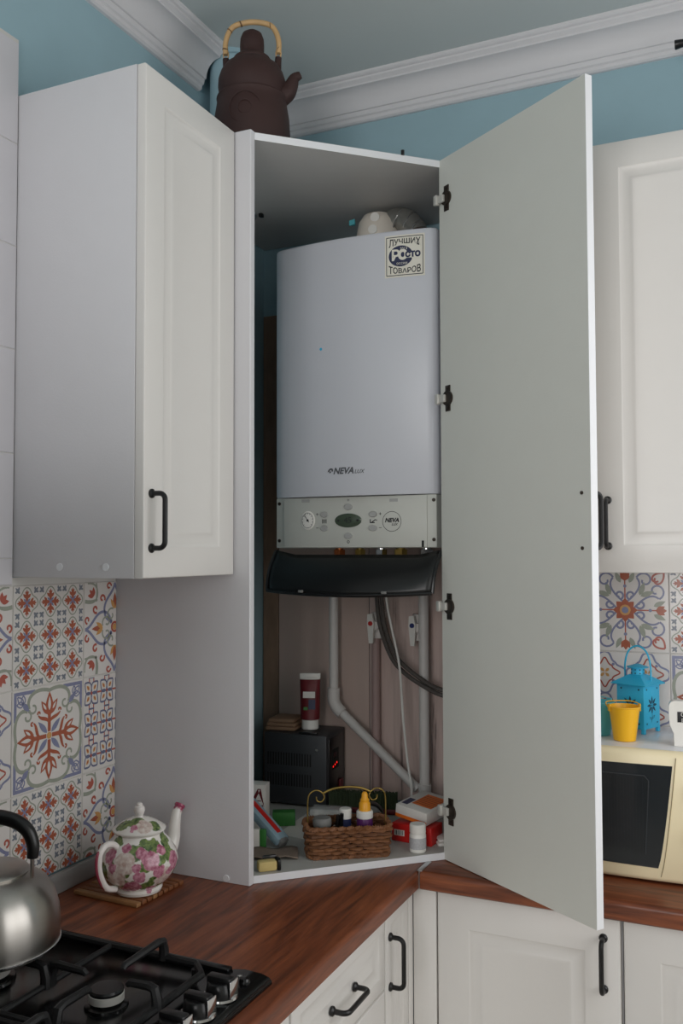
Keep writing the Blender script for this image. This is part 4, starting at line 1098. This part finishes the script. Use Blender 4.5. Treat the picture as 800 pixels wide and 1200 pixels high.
MB().lathe([(0.01875, 0.008), (0.01875, 0.032)], 30).build('label', M('grey_print_label', (186, 186, 188), 0.5, var=0.25, scale=300), pb)
pk_ = thing('foil_packet', 'blue and white packet at the right corner of the cabinet floor', 'packet', (0.632, -0.285, ZS), math.radians(30))
MB().box(-0.020, 0.020, -0.026, 0.026, 0, 0.008, 0.003).build('packet', CARD, pk_)
MB().box(-0.0203, 0.0203, -0.008, 0.010, 0.0004, 0.0083, 0.003).build('blue_band', NAVY, pk_)
MB().box(-0.018, 0.018, -0.024, 0.024, 0.0085, 0.016, 0.003).build('packet', CARD, pk_)
gb = thing('glass_jar', 'dark jar with an orange lid behind the white medicine carton', 'jar', (0.628, -0.205, ZS))
MB().lathe([(0, 0), (0.021, 0), (0.022, 0.003), (0.022, 0.050), (0.018, 0.056), (0, 0.056)], 26).build('body', INK, gb)
MB().lathe([(0.018, 0.055), (0.0205, 0.056), (0.0205, 0.070), (0, 0.072)], 26).build('lid', ORANGE, gb)

# ---- left hand group
ab = thing('carton', 'white carton with a dark red letter A standing at the left inside the cabinet', 'box', (0.185, -0.365, ZS+0.0003), math.radians(12))
MB().box(-0.040, 0.030, -0.020, 0.020, 0, 0.108, 0.001).build('box', CARD, ab)
g_ = text_geo('А', 0.056, 0.16, 0.0012)
decal([(g_, 0.010, 0.074), (line_geo(-0.030, 0.046, 0.026, 0.060, 0.005), 0, 0), (line_geo(-0.02, 0.030, 0.018, 0.040, 0.003), 0, 0)], 'red_letters', MAROON, ab, '-y', -0.0204)
gn = thing('green_box', 'green and teal small carton lying behind the plastic packet', 'box', (0.226, -0.312, ZS+0.0003), math.radians(28))
MB().box(-0.020, 0.034, -0.016, 0.016, 0, 0.032, 0.001).build('carton', GREEN, gn)
MB().box(0.0342, 0.0346, -0.015, 0.015, 0.001, 0.031).build('end_panel', GREEN2, gn)
ts = thing('tube_packet', 'pale blue plastic packet with a red stripe leaning at the left of the cabinet floor', 'packet', (0.262, -0.450, ZS+0.0100))
Tt = Tr(0, 0, 0.036, rz=math.radians(-18), ry=math.radians(30))
MB().box(-0.072, 0.064, -0.018, 0.018, -0.011, 0.011, 0.007, T=Tt).build('pouch', FILMB, ts)
MB().box(-0.060, 0.045, -0.006, 0.007, 0.0100, 0.0116, 0.0006, T=Tt).build('red_stripe', RED, ts)
MB().box(0.050, 0.070, -0.012, 0.012, -0.0095, 0.0095, 0.004, T=Tt).build('end_cap', GREYP, ts)
g2 = MB().box(-0.020, 0.020, -0.006, 0.006, 0, 0.030, 0.001)
o2 = thing('seed_packet', 'white and green packet standing behind the left panel edge', 'packet', (0.268, -0.500, ZS+0.0015), math.radians(20))
MB().box(-0.024, 0.006, -0.005, 0.005, 0, 0.044, 0.001).build('packet', CARD, o2); MB().box(0.0062, 0.020, -0.005, 0.005, 0, 0.044, 0.001).build('green_edge', GREEN, o2)
pw = MB()
pv_, pf_ = [], []
for j in range(7):
    for i in range(9):
        pv_.append((-0.055+0.110*i/8, -0.035+0.07*j/6, 0.004+0.006*(0.5+0.5*math.sin(i*1.3+j*0.9))))
for j in range(6):
    for i in range(8): pf_.append((j*9+i, j*9+i+1, (j+1)*9+i+1, (j+1)*9+i))
po = pw.add(pv_, pf_).build('crumpled_paper', KRAFT, loc=(0.318, -0.520, ZS), rot=(0, 0, 0.5))
po.modifiers.new('thickness', 'SOLIDIFY').thickness = 0.0015
tag(po, 'crumpled grey brown paper under the pale blue packet', 'paper')
spg = thing('foam_brush', 'pale yellow foam block with a black clip at the cabinet floor front corner', 'sponge', (0.355, -0.603, ZS), math.radians(42))
MB().box(-0.024, 0.016, -0.012, 0.012, 0.0002, 0.021, 0.005).build('foam', SPONGE, spg)
MB().box(0.0165, 0.024, -0.013, 0.013, 0.0002, 0.023, 0.003).box(-0.01, 0.02, 0.0125, 0.020, 0.0002, 0.026, 0.003).build('black_clip', BPLAST, spg)

# ------------------------------------------------------------------ clay teapot on top of the cabinet
ct = thing('clay_teapot', 'dark brown clay teapot with a bamboo handle on top of the tall cabinet', 'teapot', (0.252, -0.500, ZT+0.0005), math.radians(22))
MB().lathe([(0, 0), (0.076, 0), (0.082, 0.006), (0.087, 0.03), (0.0880, 0.07), (0.0860, 0.105), (0.081, 0.135), (0.0795, 0.146), (0.0815, 0.151), (0.0800, 0.155), (0.0735, 0.158), (0.0755, 0.165), (0.0780, 0.180), (0.0770, 0.197), (0.0720, 0.213), (0.0630, 0.227), (0.0500, 0.237), (0.0450, 0.239)], 56).build('body', TERRA, ct)
MB().lathe([(0.045, 0.2385), (0.0455, 0.243), (0.042, 0.249), (0.035, 0.255), (0.029, 0.259), (0.0275, 0.264), (0.0280, 0.280), (0.0270, 0.296), (0.0225, 0.308), (0.014, 0.314), (0.006, 0.316), (0, 0.3165)], 40).build('lid', TERRA, ct)
sp = smooth_path([(0.064, 0, 0.160), (0.081, 0, 0.170), (0.091, 0, 0.186), (0.098, 0, 0.202), (0.112, 0, 0.210)], 6)
MB().tube(sp, [0.027-0.019*(k/(len(sp)-1))**0.8 for k in range(len(sp))], 18).build('spout', TERRA, ct)
for sg in (-1, 1):
    MB().tube([(sg*0.056, 0, 0.224), (sg*0.0600, 0, 0.240), (sg*0.061, 0, 0.252)], [0.012, 0.008, 0.0075], 12).build('lug', TERRA, ct)
    MB().tube([(sg*0.061+0.006*math.cos(a), 0, 0.262+0.012*math.sin(a)) for a in [2*PI*k/16 for k in range(16)]], 0.0015, 6, closed=True).build('wire_loop', BAMBOO, ct)
hp = smooth_path([(-0.061, 0, 0.262), (-0.062, 0, 0.288), (-0.054, 0, 0.315), (-0.038, 0, 0.331), (0, 0, 0.338), (0.038, 0, 0.331), (0.054, 0, 0.315), (0.062, 0, 0.288), (0.061, 0, 0.262)], 6)
MB().tube(hp, 0.0062, 12).build('handle', BAMBOO, ct)
for k in (3, 13, 20, 31, 45):
    MB().tube([hp[k]-Vector((0.0008, 0, 0.0008)), hp[k]+(hp[min(k+1, len(hp)-1)]-hp[k])*0.3], 0.0069, 12).build('knot', KNOT, ct)
for rad, w in ((0.036, 0.0014), (0.015, 0.0016)):
    P = []
    for k in range(30):
        a = 2*PI*k/30; px_, pz_ = rad*math.cos(a), 0.098+rad*math.sin(a)
        rb_ = 0.0862; P.append((px_-0.004, -math.sqrt(rb_**2-px_**2)+0.0, pz_))
    MB().tube(P, w, 6, closed=True).build('relief', TERRA, ct)

# ------------------------------------------------------------------ rose teapot and trivet on the worktop
tv_ = thing('bamboo_trivet', 'small slatted bamboo trivet under the rose teapot', 'trivet', (0.130, -0.773, ZW+0.0004), math.radians(-3))
NSL = 9
for k in range(NSL):
    y = -0.066+0.0165*k
    MB().box(-0.080, 0.080, y-0.0068, y+0.0068, 0.0, 0.0085, 0.002).build('slat', BAML if k in (0, 3) else BAMD, tv_)
MB().box(-0.052, -0.046, -0.072, 0.072, 0.0005, 0.0045).box(0.046, 0.052, -0.072, 0.072, 0.0005, 0.0045).build('cross_cord', KNOT, tv_, smooth=0)
ROSE_PROFILE = [(0.036, 0.0), (0.044, 0.002), (0.046, 0.008), (0.042, 0.013), (0.048, 0.018), (0.064, 0.034), (0.0745, 0.055), (0.0765, 0.070), (0.072, 0.090), (0.060, 0.110), (0.050, 0.122), (0.047, 0.130), (0.049, 0.134),
                (0.052, 0.136), (0.052, 0.139), (0.046, 0.144), (0.034, 0.153), (0.020, 0.160), (0.012, 0.163)]
ROSE_PROFILE = [(r, z*0.88) for r, z in ROSE_PROFILE]
ROSE = rose_mat()
GILT = M('white_glazed_china', (228, 222, 218), 0.12, var=0.02)
rt = thing('rose_teapot', 'white china teapot printed with pink roses on the bamboo trivet', 'teapot', (0.166, -0.790, ZW+0.0093), math.radians(80))
MB().lathe([(0, 0)]+ROSE_PROFILE[:13]+[(0.047, 0.1185)], 56).build('body', ROSE, rt)
MB().lathe([(0.047, 0.1187)]+ROSE_PROFILE[13:]+[(0.0, 0.1443)], 56).build('lid', ROSE, rt)
MB().lathe([(0.0085, 0.142), (0.007, 0.146), (0.0095, 0.151), (0.0110, 0.157), (0.0095, 0.163), (0.006, 0.166), (0.0065, 0.168), (0.004, 0.171), (0, 0.1715)], 24).build('knob', GILT, rt)
sp = smooth_path([(0.056, 0, 0.044), (0.080, 0, 0.054), (0.094, 0, 0.076), (0.098, 0, 0.104), (0.103, 0, 0.126), (0.114, 0, 0.142)], 7)
MB().tube(sp, [0.020-0.011*(k/(len(sp)-1))**0.6+(0.002 if k > len(sp)-4 else 0) for k in range(len(sp))], 18).build('spout', ROSE, rt)
hp = smooth_path([(-0.052, 0, 0.092), (-0.065, 0, 0.105), (-0.084, 0, 0.109), (-0.099, 0, 0.097), (-0.102, 0, 0.074), (-0.096, 0, 0.050), (-0.082, 0, 0.028), (-0.060, 0, 0.020)], 7)
MB().tube(hp, 0.0062, 12, flat=1.0).build('handle', GILT, rt)
MB().tube([p+Vector((-0.0052 if i > 12 else -0.002, 0, 0.001)) for i, p in enumerate(hp[8:44])], 0.0035, 10).build('handle_print', P_RD if False else M('rose_pink_glaze', (150, 66, 84), 0.15), rt)

# ------------------------------------------------------------------ gas hob
hb = thing('gas_hob', 'black enamel gas hob with cast iron pan supports set in the walnut worktop', 'hob', (0.335, -1.30, ZW))
HX0, HX1, HY1, HY0 = 0.090, 0.588, -1.012, -1.592
mb = MB().box(HX0, HX1, HY0, HY1, 0.8804, 0.889, 0.003)
for (x0, x1, y0, y1) in ((HX0, HX1-0.07, HY1-0.016, HY1), (HX0, HX0+0.016, HY0, HY1-0.016), (HX0, HX1-0.07, HY0, HY0+0.016)):
    mb.box(x0, x1, y0, y1, 0.887, 0.896, 0.003)
mb.build('hob_plate', ENAMEL, hb, world=True)
# raised control strip along the front edge
cs = [(0.505, 0.886), (0.520, 0.891), (0.540, 0.8945), (0.570, 0.8935), (0.584, 0.890), (0.589, 0.885), (0.589, 0.8806), (0.505, 0.8806)]
n = len(cs)
MB().add([(x, HY1-0.0, z) for x, z in cs]+[(x, HY0, z) for x, z in cs], [(k, (k+1) % n, n+(k+1) % n, n+k) for k in range(n)]+[tuple(range(n)), tuple(range(n, 2*n))]).build('control_strip', ENAMEL, hb, world=True, smooth=40)
for y in (-1.103, -1.163, -1.223, -1.283, -1.343):
    k = MB().lathe([(0, 0.0), (0.023, 0.0), (0.023, 0.006), (0.020, 0.022), (0.018, 0.024), (0, 0.024)], 24, T=Tr(0.552, y, 0.8935))
    kn = k.build('knob', BPLAST, hb, world=True)
    MB().box(0.531, 0.573, y-0.0080, y+0.0080, 0.911, 0.925, 0.003).build('grip', BPLAST, kn, world=True)
    MB().box(0.5735, 0.5755, y-0.0110, y+0.0110, 0.896, 0.922, 0.0008).build('chrome_face', CHROME, kn, world=True)
    MB().lathe([(0.0240, 0.0), (0.0262, 0.0005), (0.0255, 0.004), (0.0235, 0.0045)], 28, T=Tr(0.552, y, 0.8940)).build('chrome_ring', CHROME, kn, world=True)
    MB().tube([(0.522, y+0.004, 0.8905), (0.522, y+0.004, 0.8935)], 0.002, 8).build('marker', CHROME, kn, world=True)
MB().lathe([(0.0, 0.0), (0.009, 0.0), (0.009, 0.004), (0.007, 0.008), (0, 0.009)], 20, T=Tr(0.562, -1.050, 0.8930)).build('ignition_button', ENAMEL, hb, world=True)
sgeo = [line_geo(0.004*math.cos(a), 0.004*math.sin(a), -0.004*math.cos(a), -0.004*math.sin(a), 0.0009) for a in (0, PI/3, 2*PI/3)]
mbs = MB()
for vs_, fs_ in sgeo: mbs.add([(0.545+a, -1.036+b, 0.8952) for a, b in vs_], fs_)
mbs.build('spark_mark', CARD, hb, world=True, smooth=0)
def burner(x, y, r):
    b_ = MB().lathe([(0, 0), (r*1.25, 0), (r*1.2, 0.004), (r*0.95, 0.006), (r*0.95, 0.012)], 32, T=Tr(x, y, 0.889)).build('burner_base', ENAMEL, hb, world=True)
    MB().lathe([(r*0.93, 0.0), (r, 0.001), (r, 0.011), (r*0.93, 0.012), (0, 0.012)], 36, T=Tr(x, y, 0.898)).build('burner_ring', ZINC, b_, world=True)
    MB().lathe([(r*0.97, 0.0), (r*0.98, 0.003), (r*0.9, 0.006), (0, 0.007)], 36, T=Tr(x, y, 0.9102)).build('burner_cap', BPLAST, b_, world=True)
BUR = [(0.408, -1.188, 0.026), (0.183, -1.200, 0.036), (0.404, -1.43, 0.030), (0.190, -1.43, 0.026)]
for b in BUR: burner(*b)
def pan_support(x0, x1, y0, y1, centers):
    ps = MB(); zf = 0.9035
    c = 0.028
    P = [(x0+c, y1), (x1-c, y1), (x1, y1-c), (x1, y0+c), (x1-c, y0), (x0+c, y0), (x0, y0+c), (x0, y1-c)]
    ps_pts = []
    for a, b in zip(P, P[1:]+P[:1]): ps_pts += [(a[0]+(b[0]-a[0])*t/3, a[1]+(b[1]-a[1])*t/3, zf) for t in range(3)]
    ps.tube(ps_pts, 0.0062, 8, closed=True)
    f = ps.build('pan_support', IRON, hb, world=True)
    mid = (x0+x1)/2
    MB().tube([(mid, y0, zf), (mid, y1, zf)], 0.0050, 8).build('cross_bar', IRON, f, world=True)
    for cx, cy in centers:
        for dx, dy in ((1, 0), (-1, 0), (0, 1), (0, -1)):
            if dx: ox = (x1 if dx*(x1-cx) > 0 and abs(x1-cx) < abs(x0-cx) else (x0 if dx < 0 and cx < mid else mid)) if True else 0
            if dx > 0: sx_, sy_ = (x1 if cx > mid else mid), cy
            elif dx < 0: sx_, sy_ = (mid if cx > mid else x0), cy
            elif dy > 0: sx_, sy_ = cx, y1
            else: sx_, sy_ = cx, y0
            ex2, ey2 = cx+dx*0.042, cy+dy*0.042
            q = [(sx_, sy_, zf-0.004), (sx_, sy_, zf+0.012), (sx_-dx*0.004, sy_-dy*0.004, zf+0.026), (sx_-dx*0.014, sy_-dy*0.014, zf+0.0285), (ex2, ey2, zf+0.0270), (ex2-dx*0.004, ey2-dy*0.004, zf+0.023)]
            MB().tube(q, [0.0085, 0.0080, 0.0072, 0.0064, 0.0056, 0.0044], 8).build('prong', IRON, f, world=True)
    for fx, fy_ in ((x0+0.02, y0+0.015), (x1-0.02, y0+0.015), (x0+0.02, y1-0.015), (x1-0.02, y1-0.015)):
        MB().tube([(fx, fy_, 0.8895), (fx, fy_, zf)], 0.006, 10).build('foot', BPLAST, f, world=True)
pan_support(0.108, 0.498, -1.295, -1.045, [BUR[0][:2], BUR[1][:2]])
pan_support(0.108, 0.498, -1.560, -1.310, [BUR[2][:2], BUR[3][:2]])

# ------------------------------------------------------------------ kettle
kt = thing('kettle', 'brushed stainless steel kettle with a black arched handle on the gas hob', 'kettle', (0.186, -1.204, 0.9394), math.radians(20))
MB().lathe([(0, 0), (0.094, 0), (0.103, 0.002), (0.1095, 0.007), (0.1115, 0.016), (0.1118, 0.034), (0.1095, 0.058), (0.1030, 0.081), (0.0910, 0.099), (0.0750, 0.111), (0.0610, 0.117), (0.059, 0.1175)], 72).build('body', STEEL, kt)
MB().tube([(0.1108*math.cos(a), 0.1108*math.sin(a), 0.0095) for a in [2*PI*k/64 for k in range(64)]], 0.0020, 6, closed=True).build('base_seam', CHROME, kt)
MB().lathe([(0.0625, 0.1165), (0.0635, 0.1192), (0.0610, 0.1220), (0.0480, 0.1262), (0.0250, 0.1300), (0.0, 0.1310)], 48).build('lid', STEEL, kt)
MB().lathe([(0.006, 0.135), (0.0065, 0.141), (0.012, 0.144), (0.0160, 0.151), (0.0160, 0.158), (0.0115, 0.165), (0, 0.167)], 28).build('lid_knob', BPLAST, kt)
MB().lathe([(0.0068, 0.130), (0.0068, 0.140)], 16).build('knob_stem', CHROME, kt)
hp = smooth_path([(-0.073, 0, 0.142), (-0.0735, 0, 0.162), (-0.064, 0, 0.184), (-0.040, 0, 0.199), (0, 0, 0.2045), (0.040, 0, 0.199), (0.064, 0, 0.184), (0.0735, 0, 0.162), (0.073, 0, 0.142)], 7)
MB().tube(hp, [0.0088+0.0026*math.sin(PI*k/(len(hp)-1)) for k in range(len(hp))], 14).build('handle', BPLAST, kt)
for sg in (-1, 1): MB().box(sg*0.073-0.0018, sg*0.073+0.0018, -0.005, 0.005, 0.110, 0.146, 0.001).build('handle_strap', STEEL, kt)
sp = smooth_path([(-0.094, 0, 0.062), (-0.122, 0, 0.080), (-0.142, 0, 0.104)], 5)
MB().tube(sp, [0.024, 0.023, 0.022, 0.021, 0.020, 0.019, 0.018, 0.017, 0.016, 0.015, 0.015][:len(sp)], 16).build('spout', STEEL, kt)

# ------------------------------------------------------------------ microwave
mw = thing('microwave', 'cream microwave oven with a dark glass door on the right worktop', 'microwave', (1.0, -0.165, ZW))
MX0, MX1, MYF, MZ0, MZ1 = 0.785, 1.235, -0.296, 0.889, 1.148
MB().box(MX0, MX1, MYF, -0.025, MZ0, MZ1, 0.004).build('casing', MWTOP, mw, world=True)
for x in (MX0+0.04, MX1-0.04):
    for y in (MYF+0.03, -0.06): MB().tube([(x, y, 0.8803), (x, y, 0.890)], 0.012, 14).build('foot', BPLAST, mw, world=True)
# bowed front
def bow(x): return MYF-0.010-0.010*(1-((x-1.01)/0.225)**2)
xs = [MX0+(MX1-MX0)*k/28 for k in range(29)]
zs = [MZ0-0.004, MZ0-0.001, MZ0+0.006, MZ1-0.010, MZ1-0.003, MZ1+0.001]; ds = [0.010, 0.004, 0.0, 0.0, 0.003, 0.010]
v = [(x, bow(x)+d, z) for z, d in zip(zs, ds) for x in xs]; nx = len(xs)
f = [(j*nx+i, j*nx+i+1, (j+1)*nx+i+1, (j+1)*nx+i) for j in range(len(zs)-1) for i in range(nx-1)]
nv_ = len(v); v += [(x, MYF-0.0005, z) for z in (zs[0], zs[-1]) for x in xs]
f += [(i, i+1, nv_+i+1, nv_+i) for i in range(nx-1)]+[((len(zs)-1)*nx+i, (len(zs)-1)*nx+i+1, nv_+nx+i+1, nv_+nx+i) for i in range(nx-1)]
for i in (0, nx-1): f.append(tuple([j*nx+i for j in range(len(zs))]+[nv_+nx+i, nv_+i]))
MB().add(v, f).build('front_frame', CREAM, mw, world=True, smooth=50)
def wz(u, b): return 0.916+0.0*u if b else 1.117+0.006*u
gv, gf = [], []; GU, GV = 24, 12
for j in range(GV+1):
    t_ = j/GV
    for i in range(GU+1):
        u = i/GU; xr = 1.096+0.030*(t_**0.75)
        x = 0.815+(xr-0.815)*u
        z = (0.918-0.004*u)+(1.119+0.002*u-(0.918-0.004*u))*t_
        gv.append((x, bow(x)-0.0016, z))
for j in range(GV):
    for i in range(GU): gf.append((j*(GU+1)+i, j*(GU+1)+i+1, (j+1)*(GU+1)+i+1, (j+1)*(GU+1)+i))
nb_ = len(gv); gv += [(x, y+0.0032, z) for x, y, z in gv]
gf += [tuple(nb_+k for k in reversed(f_)) for f_ in list(gf)]
bl_ = [i for i in range(GU+1)]+[(j*(GU+1)+GU) for j in range(1, GV+1)]+[GV*(GU+1)+i for i in range(GU-1, -1, -1)]+[j*(GU+1) for j in range(GV-1, 0, -1)]
gf += [(a, b, b+nb_, a+nb_) for a, b in zip(bl_, bl_[1:]+bl_[:1])]
gl = MB().add(gv, gf).build('door_glass', DGLASS, mw, world=True)
# seam groove beside the glass and the ribbed inner screen
MB().tube([(1.101+0.032*(k/12)**0.75, bow(1.11)-0.0006, MZ0+0.008+(MZ1-MZ0-0.018)*k/12) for k in range(13)], 0.0009, 6).build('door_seam', M('cream_shadow_gap', (150, 136, 104), 0.5), mw, world=True)
rib = MB()
for k in range(18):
    x = 0.962+k*0.0062; rib.box(x, x+0.0015, bow(x)-0.0038, bow(x)-0.0030, 0.945, 1.094)
o = rib.build('screen_ribs', M('dark_grey_ribs', (37, 41, 46), 0.12), gl, world=True, smooth=0); o['kind'] = 'stuff'
MB().tube([(1.072, bow(1.072)-0.0032, 0.94), (1.080, bow(1.08)-0.0032, 1.088), (1.072, bow(1.072)-0.0032, 1.098), (0.93, bow(0.93)-0.0032, 1.098)], 0.0012, 6).build('inner_frame', M('dark_frame_line', (58, 62, 66), 0.2), gl, world=True)
for k, z in enumerate((1.075, 0.985)):
    MB().tube([(1.178, bow(1.178)+0.002, z), (1.178, bow(1.178)-0.014, z)], [0.021, 0.018], 24).build('dial', CREAM, mw, world=True)
ZM = MZ1+0.0006

# ------------------------------------------------------------------ unseen blocker past the hob, added to shade the lower left
fg = thing('shade_blocker', 'tall grey blocker past the gas hob, added unseen on the left to cast shade', 'shade_blocker', (0.31, -2.01, 0))
MB().box(0.02, 0.55, -2.32, -1.705, 0.03, 1.77, 0.006).build('body', STABM, fg, world=True)
for z0, z1 in ((0.05, 0.70), (0.71, 1.76)):
    d_ = MB().box(0.551, 0.590, -2.318, -1.707, z0, z1, 0.008).build('door', STABM, fg, world=True)
    MB().tube([(0.589, -2.27, z1-0.05 if z1 < 1 else z0+0.06), (0.615, -2.27, z1-0.06 if z1 < 1 else z0+0.07), (0.615, -2.27, z1-0.26 if z1 < 1 else z0+0.30), (0.589, -2.27, z1-0.27 if z1 < 1 else z0+0.31)], 0.008, 10).build('handle', CHROME, d_, world=True)
for x in (0.06, 0.52):
    for y in (-2.28, -1.745): MB().tube([(x, y, 0.0), (x, y, 0.031)], 0.018, 12).build('foot', BPLAST, fg, world=True)

# ------------------------------------------------------------------ things on the microwave
ln = thing('metal_lantern', 'cyan metal lantern with punched flowers on top of the microwave', 'lantern', (1.0365, -0.105, ZM), math.radians(-24))
W = 0.034
for a in (-1, 1):
    for b in (-1, 1): MB().box(a*0.030-0.004, a*0.030+0.004, b*0.030-0.004, b*0.030+0.004, 0, 0.012, 0.0008).build('foot', CYAN, ln)
bodyo = MB().box(-W, W, -W, W, 0.010, 0.108, 0.0015).build('body', CYAN, ln)
for rz in range(4):
    T = Tr(rz=rz*PI/2); hm = MB()
    p = Print()
    for k in range(8): p.petal(0.0035*math.cos(k*PI/4), 0.0035*math.sin(k*PI/4), 45*k, 0.017, 0.0062, 0)
    p.disc(0, 0, 0.0018, 0)
    p.ribbon(bez((0.0, -0.02), (0.002, -0.028), (-0.002, -0.034), (-0.004, -0.038)), 0.0012, 0)
    p.petal(0, -0.030, 30, 0.013, 0.004, 0, False, 0.001); p.petal(0, -0.032, 150, 0.011, 0.004, 0, False, 0.001)
    for a in (-1, 1):
        for b in (-0.040, 0.036): p.disc(a*0.022, b, 0.0022, 0)
    for q, m_, l_ in p.q: hm.add([(x, -W-0.0004-0.00007*l_, 0.062+y) for x, y in q], [tuple(range(len(q)))], 0, T)
    hm.build('punched_flower', DKHOLE, bodyo, smooth=0)
MB().lathe([(0.060, 0.107), (0.061, 0.109), (0.040, 0.119), (0.022, 0.127), (0.020, 0.128)], 4, a0=PI/4).add([(-.0424, -.0424, .1072), (.0424, -.0424, .1072), (.0424, .0424, .1072), (-.0424, .0424, .1072)], [(0, 1, 2, 3)]).build('roof', CYAN, ln, smooth=20)
ch = MB().lathe([(0.015, 0.124), (0.015, 0.144)], 24).build('chimney', CYAN, ln)
dts = MB()
for k in range(9):
    for z in (0.131, 0.139):
        a = 2*PI*k/9; c_, s_ = math.cos(a), math.sin(a)
        dts.tube([(0.0149*c_, 0.0149*s_, z), (0.0154*c_, 0.0154*s_, z)], 0.0016, 8)
dts.build('punched_holes', DKHOLE, ch)
MB().lathe([(0.0, 0.1435), (0.024, 0.1435), (0.0245, 0.145), (0.006, 0.151), (0, 0.152)], 28).build('cap', CYAN, ln)
MB().tube(smooth_path([(-0.032, 0, 0.110), (-0.032, 0, 0.150), (-0.022, 0, 0.180), (0, 0, 0.192), (0.022, 0, 0.180), (0.032, 0, 0.150), (0.032, 0, 0.110)], 7), 0.0021, 8).build('bail_handle', CYAN, ln)
def bucket(name_label, x, y, mat, rz):
    b = thing('small_bucket', name_label, 'bucket', (x, y, ZM), rz, 'small tin buckets on the microwave')
    MB().lathe([(0, 0), (0.0225, 0), (0.0235, 0.001), (0.0325, 0.070), (0.0342, 0.0715), (0.0342, 0.0735), (0.0318, 0.0738), (0.0308, 0.070), (0.0222, 0.003), (0, 0.003)], 40).build('pail', mat, b)
    for sg in (-1, 1): MB().box(sg*0.0335-0.0015, sg*0.0335+0.0015, -0.006, 0.006, 0.062, 0.078, 0.001).build('ear', mat, b)
    MB().tube(smooth_path([(-0.0345, 0, 0.070), (-0.036, 0.012, 0.076), (-0.026, 0.032, 0.078), (0, 0.0395, 0.078), (0.026, 0.032, 0.078), (0.036, 0.012, 0.076), (0.0345, 0, 0.070)], 5), 0.0013, 6).build('bail_handle', mat, b)
bucket('small yellow tin bucket in front of the cyan lantern', 1.0215, -0.222, YEL, 0.5)
bucket('small aqua blue tin bucket beside the yellow one', 0.9620, -0.180, BLUEB, 1.0)
tg = thing('label_stand', 'white rounded stand with a small black label at the right edge of the microwave', 'stand', (1.152, -0.232, ZM), math.radians(8))
P = [(-0.029, 0), (-0.0295, 0.026), (-0.033, 0.034), (-0.037, 0.044), (-0.0385, 0.060), (-0.0385, 0.080)]+[(-0.0265-0.012*math.cos(t), 0.082+0.012*math.sin(t)) for t in [PI/2*k/5 for k in range(6)]]
P = P+[(-x, z) for x, z in reversed(P)]
n = len(P)
MB().add([(x, -0.011, z) for x, z in P]+[(x, 0.011, z) for x, z in P], [tuple(range(n)), tuple(range(n, 2*n))]+[(k, (k+1) % n, n+(k+1) % n, n+k) for k in range(n)]).build('body', PLWHITE, tg, smooth=40)
MB().box(-0.022, 0.022, -0.0118, -0.0108, 0.050, 0.072, 0.0002).build('label', INK, tg)
decal([(text_geo('Очень', 0.0115), 0.002, 0.0660), (text_geo('рада', 0.0115), -0.001, 0.0555)], 'lettering', CARD, tg, '-y', -0.0121)

# ------------------------------------------------------------------ curtain rod end, upper right
cr = thing('curtain_rod', 'black rod end in front of the crown moulding at the upper right', 'rod', (1.55, -0.10, 2.70))
MB().tube([(1.140, -0.100, 2.721), (1.143, -0.100, 2.721), (1.152, -0.100, 2.7215), (1.165, -0.100, 2.722), (1.178, -0.1, 2.722)], [0.0105, 0.0108, 0.0095, 0.0080, 0.0076], 16).build('finial', BPLAST, cr, world=True)
MB().tube([(1.176, -0.100, 2.722), (2.12, -0.100, 2.722)], 0.0068, 14).build('rod', BPLAST, cr, world=True)
for x in (1.42, 2.05): MB().box(x-0.006, x+0.006, -0.104, -0.0005, 2.705, 2.7145, 0.001).build('bracket', BPLAST, cr, world=True)
